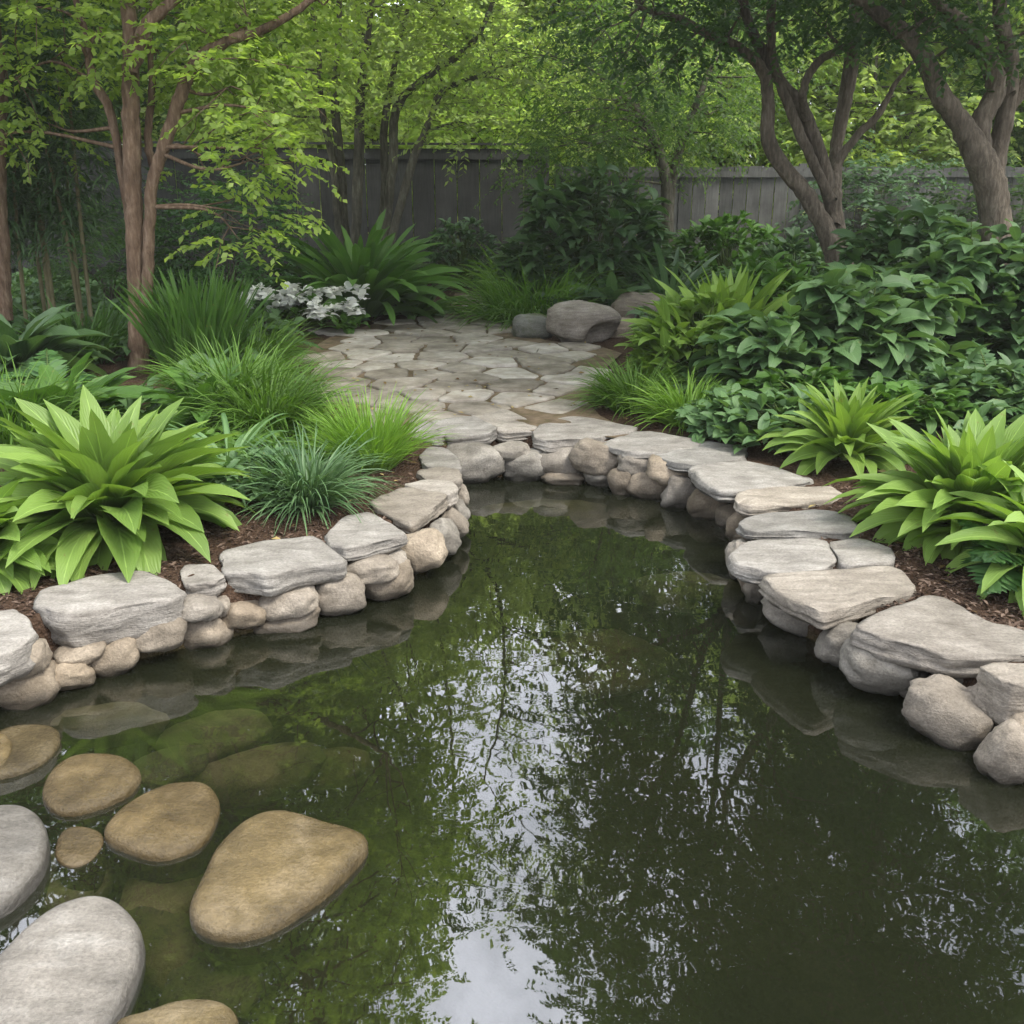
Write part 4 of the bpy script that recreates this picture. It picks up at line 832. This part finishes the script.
undergrowth("undergrowth", [(690, 410), (800, 440), (1150, 470), (1250, 300), (640, 300), (640, 360)], 9000, .22, .055, LM['dark'], 91)
undergrowth("undergrowth", [(180, 505), (330, 480), (350, 430), (300, 400), (200, 430)], 1400, .13, .02, LM['grass'], 93, .1)
undergrowth("undergrowth", [(1120, 620), (1180, 660), (1400, 720), (1600, 640), (1300, 480), (1120, 480)], 2500, .24, .06, LM['mid'], 94, .25)
undergrowth("undergrowth", [(180, 312), (440, 308), (480, 284), (700, 284), (690, 310), (560, 330), (490, 286), (440, 312), (300, 330)], 2500, .26, .06, LM['deep'], 92)

# ------------------------------------------------------------------ trees inside the garden
rt = np.random.default_rng(77)
TG = "multi-stemmed trees in the garden"
Y1 = G(140, 378)[1]; b1 = G(140, 380, 0.0)
px_list = [(20, 35, 8.3, .6), (60, 60, 9, .6), (95, 20, 8.6, .6), (20, 100, 9, .5), (180, 20, 8.4, .6), (225, 40, 8.8, .55), (262, 15, 9, .6), (300, 45, 9.2, .5), (330, 0, 9.4, .5), (235, 100, 8.4, .5), (252, 140, 8.5, .46), (265, 115, 8.4, .4), (270, 165, 8.5, .38), 
           (225, 160, 8.4, .46), (262, 210, 8.6, .38), (240, 228, 8.5, .32), (-20, 140, 8.8, .5), (45, 130, 9.3, .45), (140, 60, 9.4, .5)]
pads1 = np.vstack([px_pads(rt, px_list), pad_cloud(rt, 165, D(190, -480, 8.9), (2.5, 2.4, 3.3), (.45, .75))])
tree("reddish-brown tree with twin fused stems in the left bed", b1,
     [stem_px([(140, 384, 21.5), (139, 360, 18.9), (138, 320, 17.2), (136, 270, 15.5), (134, 215, 15.5), (132, 150, 15.5), (131, 90, 14.6), (130, 30, 12.9), (126, -60, 11.2), (140, -220, 9.5), (175, -400, 7.7), (200, -560, 5.2), (215, -700, 2.6)], Y1),
      stem_px([(142, 330, 11.2), (146, 300, 10.3), (148.5, 255, 10.3), (151, 190, 10.3), (166, 140, 11.2), (181, 95, 11.2), (196, 62, 10.3), (225, 42, 8.6), (262, 30, 7.7), (300, 8, 6.0), (350, -30, 4.3)], Y1 - .05),
      stem_px([(133, 240, 7.7), (124, 190, 6.9), (112, 118, 7.7), (92, 75, 7.7), (88, 40, 6.0), (70, -20, 4.3)], Y1 + .1),
      stem_px([(155, 175, 7.7), (148, 140, 6.9), (152, 90, 6.0), (150, 30, 4.3), (160, -50, 3.4)], Y1 + .12),
      stem_px([(131, 70, 12.0), (146, 28, 11.2), (170, 4, 8.6), (205, -20, 6.0)], Y1 - .1)],
     pads1, LM['crownlime'], 101, group=TG, n_tw=34, K=14, tw=.36, L=.08, W=.022)
Y2 = 14.6
pads2 = np.vstack([px_pads(rt, [(300, 60, 14, .8), (350, 40, 14.4, .8), (400, 20, 14, .8), (440, 60, 13.8, .8), (480, 40, 14, .8), (500, 90, 13.8, .6), (520, 20, 14.4, .7), (330, 105, 14.6, .6), (380, 80, 14.2, .7), (430, 110, 13.6, .6), (470, 130, 13.4, .5), (280, 110, 14.4, .5), (265, 60, 14.4, .7), (540, 60, 14.6, .5)]),
                    pad_cloud(rt, 100, D(380, -330, 14.6), (3.4, 2.6, 4.4), (.5, .9))])
tree("slender many-stemmed tree in front of the dark fence, back left", D(370, 262, Y2) * [1, 1, 0],
     [stem_px([(345, 262, 7.0), (338, 225, 7.0), (333, 160, 7.0), (322, 110, 5.6), (318, 50, 4.2), (300, -60, 2.8)], Y2),
      stem_px([(350, 262, 7.7), (345, 225, 7.7), (341, 170, 8.4), (335, 100, 7.7), (338, 50, 5.6), (345, -80, 4.2), (380, -220, 3.5), (400, -380, 2.1)], Y2 + .1),
      stem_px([(354, 262, 8.4), (356, 230, 9.1), (359, 160, 9.8), (360, 100, 8.4), (366, 50, 5.6), (380, -60, 3.5)], Y2 - .1),
      stem_px([(383, 262, 8.4), (386, 225, 8.4), (393, 160, 8.4), (396, 110, 7.7), (420, 82, 6.3), (462, 52, 5.6), (486, 20, 4.2), (500, -40, 3.5), (500, -180, 2.8), (470, -330, 2.1)], Y2),
      stem_px([(388, 262, 7.7), (394, 230, 7.7), (412, 165, 7.7), (430, 120, 6.3), (444, 90, 5.6), (480, 76, 4.2), (520, 62, 2.8)], Y2 - .2),
      stem_px([(372, 262, 6.3), (384, 200, 7.0), (384, 130, 7.0), (390, 90, 5.6), (400, 40, 4.2), (420, -50, 3.5), (430, -220, 2.8), (430, -420, 2.1)], Y2 + .2)],
     pads2, LM['crownsun'], 102, bark=M_BARKG, group=TG, n_tw=24, K=13, tw=.6, L=.095, W=.026, limb=.02)
Y3 = 11.0
pads3 = np.vstack([px_pads(rt, [(650, 25, 10.6, .6), (690, 10, 10.8, .6), (740, 20, 10.6, .6), (620, 50, 10.8, .45), (780, 15, 11, .6), (830, 10, 10.8, .6), (880, 30, 11, .5), (700, 55, 10.8, .4), (600, 15, 11, .5), (660, 70, 11, .35)]),
                    pad_cloud(rt, 165, D(760, -420, 11), (2.9, 2.4, 3.6), (.45, .8))])
tree("brown multi-stemmed tree rising from the right bed's middle", D(838, 300, Y3) * [1, 1, 0],
     [stem_px([(846, 300, 26), (840, 268, 23), (826, 230, 17), (806, 195, 15), (784, 168, 14), (768, 138, 13), (768, 100, 11), (762, 70, 10), (735, 45, 8), (712, 36, 7), (680, 20, 7), (640, 8, 4)], Y3),
      stem_px([(840, 285, 19), (838, 240, 16), (829, 190, 14), (815, 140, 12), (800, 105, 11), (783, 85, 10), (765, 55, 9), (745, 10, 8), (738, -60, 7), (720, -220, 6), (700, -400, 4), (690, -560, 2)], Y3 + .1),
      stem_px([(831, 200, 8), (812, 160, 9), (795, 122, 9), (776, 70, 8), (771, 30, 8), (776, -60, 6), (790, -260, 5), (780, -460, 3)], Y3),
      stem_px([(835, 225, 10, -.5), (836, 190, 11, -.3), (836, 150, 11), (845, 100, 12), (852, 60, 13), (856, 10, 11), (860, -90, 8), (850, -300, 4)], Y3 + .5),
      stem_px([(832, 200, 8, -.2), (836, 168, 8), (852, 142, 7), (880, 112, 6), (895, 85, 4), (915, 60, 3)], Y3 + .2),
      stem_px([(806, 120, 7, .2), (803, 92, 7), (815, 66, 7), (838, 50, 6), (870, 42, 4)], Y3 - .2)],
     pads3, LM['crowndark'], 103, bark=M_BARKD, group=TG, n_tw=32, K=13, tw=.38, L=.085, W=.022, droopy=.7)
Y4 = 9.6
pads4 = np.vstack([px_pads(rt, [(940, 15, 9.2, .5), (1000, 10, 9.4, .55), (960, 45, 9.4, .35), (1030, 40, 9.4, .5), (900, 5, 9.4, .45), (860, -20, 9.4, .5), (1010, 95, 9.9, .3)]),
                    pad_cloud(rt, 125, D(1010, -400, 9.4), (2.5, 2.4, 3.0), (.4, .7)), pad_cloud(rt, 85, (3.5, 7.2, 6.6), (1.7, 2.2, 2.0), (.4, .7))])
tree("thick reddish-brown forked tree at the right edge of the photo", D(1000, 330, Y4) * [1, 1, 0],
     [stem_px([(1004, 335, 31), (1000, 275, 27), (996, 220, 25), (990, 185, 26), (978, 155, 24), (960, 122, 18), (940, 95, 17), (921, 52, 15), (895, 26, 13), (868, 4, 11), (840, -30, 12), (800, -150, 7)], Y4),
      stem_px([(978, 160, 22), (982, 120, 17), (996, 88, 16), (986, 55, 15), (968, 28, 12), (945, 8, 10), (915, -20, 7)], Y4 + .1),
      stem_px([(992, 190, 17), (998, 150, 16), (1006, 110, 15), (1010, 60, 13), (1000, 10, 11), (1010, -90, 10), (1020, -300, 8), (1010, -500, 5), (1000, -650, 3)], Y4 + .25),
      stem_px([(1005, -40, 9), (1020, -180, 8, -.6), (1020, -360, 6, -1.4), (1010, -560, 4, -2.2)], Y4 + .2),
      stem_px([(1006, 110, 12), (1030, 80, 11), (1060, 40, 9), (1110, -40, 6)], Y4 + .3)],
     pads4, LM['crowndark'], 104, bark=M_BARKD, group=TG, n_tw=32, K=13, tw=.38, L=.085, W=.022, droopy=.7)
# small drooping tree before the fence corner
Y5 = 15.2
pads5 = np.vstack([px_pads(rt, [(560, 150, 14.6, .7), (600, 130, 14.8, .8), (640, 120, 14.8, .8), (690, 130, 15, .8), (720, 140, 15, .6), (545, 185, 14.6, .5), (590, 170, 14.4, .6), (640, 150, 14.6, .6), (560, 110, 15, .7), (620, 90, 15.2, .8), (670, 95, 15.2, .8), (720, 105, 15.2, .7), (530, 150, 15, .5)]),
                    pad_cloud(rt, 26, D(640, 60, 15.3), (2.2, 1.2, 1.3), (.5, .8))])
tree("drooping fine-leaved tree hanging over the corner where the two fences meet", D(668, 262, Y5) * [1, 1, 0],
     [stem_px([(668, 262, 11), (668, 220, 11), (664, 170, 10), (650, 130, 8), (620, 90, 6)], Y5), stem_px([(668, 225, 9), (674, 170, 8), (690, 120, 7), (710, 70, 5)], Y5 + .1)],
     pads5, LM['crown'], 105, bark=M_BARKG, group=TG, n_tw=24, K=14, tw=.6, L=.085, W=.016, droopy=1.1)
tr6 = np.random.default_rng(66)
tree("slim trunk at the photo's left edge beside the canes", D(2, 300, 9.4) * [1, 1, 0], [stem_px([(4, 320, 14), (2, 250, 13), (-2, 180, 13), (0, 90, 12), (-8, 0, 9), (-20, -200, 5)], 9.4)],
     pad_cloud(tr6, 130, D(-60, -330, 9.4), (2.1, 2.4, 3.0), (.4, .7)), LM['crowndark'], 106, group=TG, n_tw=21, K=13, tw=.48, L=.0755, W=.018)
# climbers spilling over the grey fence
feathery("dark climber spilling over the light grey fence between the right trees", D(872, 270, 16.0) * [1, 1, 0] , (1.1, .4, 2.2), 420, .55, 14, .11, .026, LM['deep'], 110, name="climber", cat="climber", group="climbers on the light grey fence", droopy=1.2)
feathery("green climber spilling over the light grey fence at the photo's right edge", D(1010, 270, 16.0) * [1, 1, 0], (1.5, .4, 2.0), 420, .55, 14, .11, .026, LM['crowndark'], 111, name="climber", cat="climber", group="climbers on the light grey fence", droopy=1.2)

# ------------------------------------------------------------------ trees beyond the fences
BG = "trees beyond the fences"
def back_tree(label, x, y, h, r, mat, seed, low=1.5, n=120):
    rng = np.random.default_rng(seed); lean = rng.normal(0, .3, 2)
    pads = pad_cloud(rng, n, (x + lean[0], y + lean[1], (h + low) / 2), (r, r, (h - low) / 2), (.6, 1.1), .3)
    tree(label, (x, y, .05), [[(x, y, 0, .17), (x + lean[0] * .3, y, h * .3, .14), (x + lean[0] * .7, y + lean[1] * .6, h * .6, .09), (x + lean[0], y + lean[1], h * .92, .03)],
                             [(x, y, h * .22, .1), (x + .7, y + .2, h * .45, .07), (x + 1.1, y + .3, h * .75, .03)], [(x, y, h * .25, .1), (x - .8, y - .2, h * .5, .07), (x - 1.2, y + .1, h * .78, .03)]],
         pads, mat, seed, bark=M_BARKG, group=BG, n_tw=12, K=12, tw=.9, L=.17, W=.05, limb=.03)
back = [
 (-11.0, 19.5, 12.5, 3.2, 'crown', "bushy green tree beyond the dark fence, leftmost of the far trees"), (-6.6, 20.5, 13.5, 3.3, 'crown', "full green tree beyond the dark fence behind the left tree's crown"),
 (-2.8, 22.5, 10.5, 3.0, 'crownsun', "yellow-green tree beyond the dark fence behind the slender back left tree"), (1.2, 25.5, 9.8, 3.2, 'crownsun', "bright yellow-green far tree above the end of the path"),
 (4.6, 23.5, 13.2, 3.2, 'crown', "green tree beyond the fence corner, behind the drooping tree"), (8.2, 21.5, 12.5, 3.2, 'crownsun', "yellow-green tree beyond the grey fence between the right trees"),
 (12.2, 20.5, 13.5, 3.4, 'crown', "green tree beyond the grey fence, rightmost of the far trees")]
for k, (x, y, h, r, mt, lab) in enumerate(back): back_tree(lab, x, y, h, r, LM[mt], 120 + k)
HB = "shrubby small trees just beyond the fences"
for k, (x, y, h, r, mt, lab) in enumerate([(-8.6, 18.0, 4.4, 1.7, 'crown', "round small tree just beyond the dark fence at far left"), (-4.6, 18.6, 4.6, 1.7, 'crownsun', "light small tree just beyond the dark fence behind the slender stems"),
 (-.8, 19.4, 4.6, 1.8, 'crownsun', "light small tree just beyond the dark fence above the path's end"), (2.4, 19.2, 4.6, 1.8, 'crownsun', "light small tree just beyond the fence corner"),
 (6.2, 18.6, 4.4, 1.7, 'crownsun', "light small tree just beyond the grey fence left of the brown tree"), (9.6, 18.4, 4.2, 1.7, 'crown', "round green small tree just beyond the grey fence at far right")]):
    rng = np.random.default_rng(140 + k); pads = pad_cloud(rng, 48, (x, y, h * .55), (r, r * .8, h * .45), (.5, .9), .2)
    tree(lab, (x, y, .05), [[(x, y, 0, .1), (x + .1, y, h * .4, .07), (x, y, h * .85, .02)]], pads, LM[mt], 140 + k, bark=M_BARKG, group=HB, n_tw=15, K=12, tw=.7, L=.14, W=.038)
# distant wood closing the view
rw = np.random.default_rng(160); aw = Acc(); M_ = 11000
ang = rw.uniform(-.95, .95, M_); rad_ = rw.uniform(32, 42, M_); hh = rw.uniform(0, 1, M_) ** .8 * (9.0 + 1.8 * np.sin(ang * 9) + 1.2 * np.sin(ang * 23 + 1))
c = np.column_stack([np.sin(ang) * rad_, np.cos(ang) * rad_, hh]); sprays(aw, rw, c, unit(rw, M_), 1.8, 9, .55, .17, .6, .6)
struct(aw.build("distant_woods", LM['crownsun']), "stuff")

rf = np.random.default_rng(170); fa = Acc(); P_ = np.vstack([np.column_stack([rf.uniform(-4, 4.5, 700), rf.uniform(3.2, 8.5, 700)]), rf.uniform(PATH.min(0), PATH.max(0), (160, 2))])
P_ = P_[sdist(P_, POND) > .05]
for q in FOOT: P_ = P_[sdist(P_, q) > .02]
n_ = len(P_); an = rf.uniform(0, TAU, n_); nn = np.column_stack([rf.normal(0, .25, n_), rf.normal(0, .25, n_), np.ones(n_)])
hz = np.where(sdist(P_, PATH) < 0, .018, ground_h(P_) + .016)
small_leaves(fa, rf, np.column_stack([P_, hz]), np.column_stack([np.cos(an), np.sin(an), rf.normal(0, .12, n_)]), nn, rf.uniform(.03, .07, n_), rf.uniform(.009, .017, n_), .35)
M_DRY = rough_mat("dry leaf", [(.25, (.10, .06, .025)), (.5, (.2, .14, .055)), (.75, (.3, .24, .10))], 14.0, bump=.2, attr=.9)
struct(fa.build("fallen_leaves", M_DRY, smooth=False), "stuff")
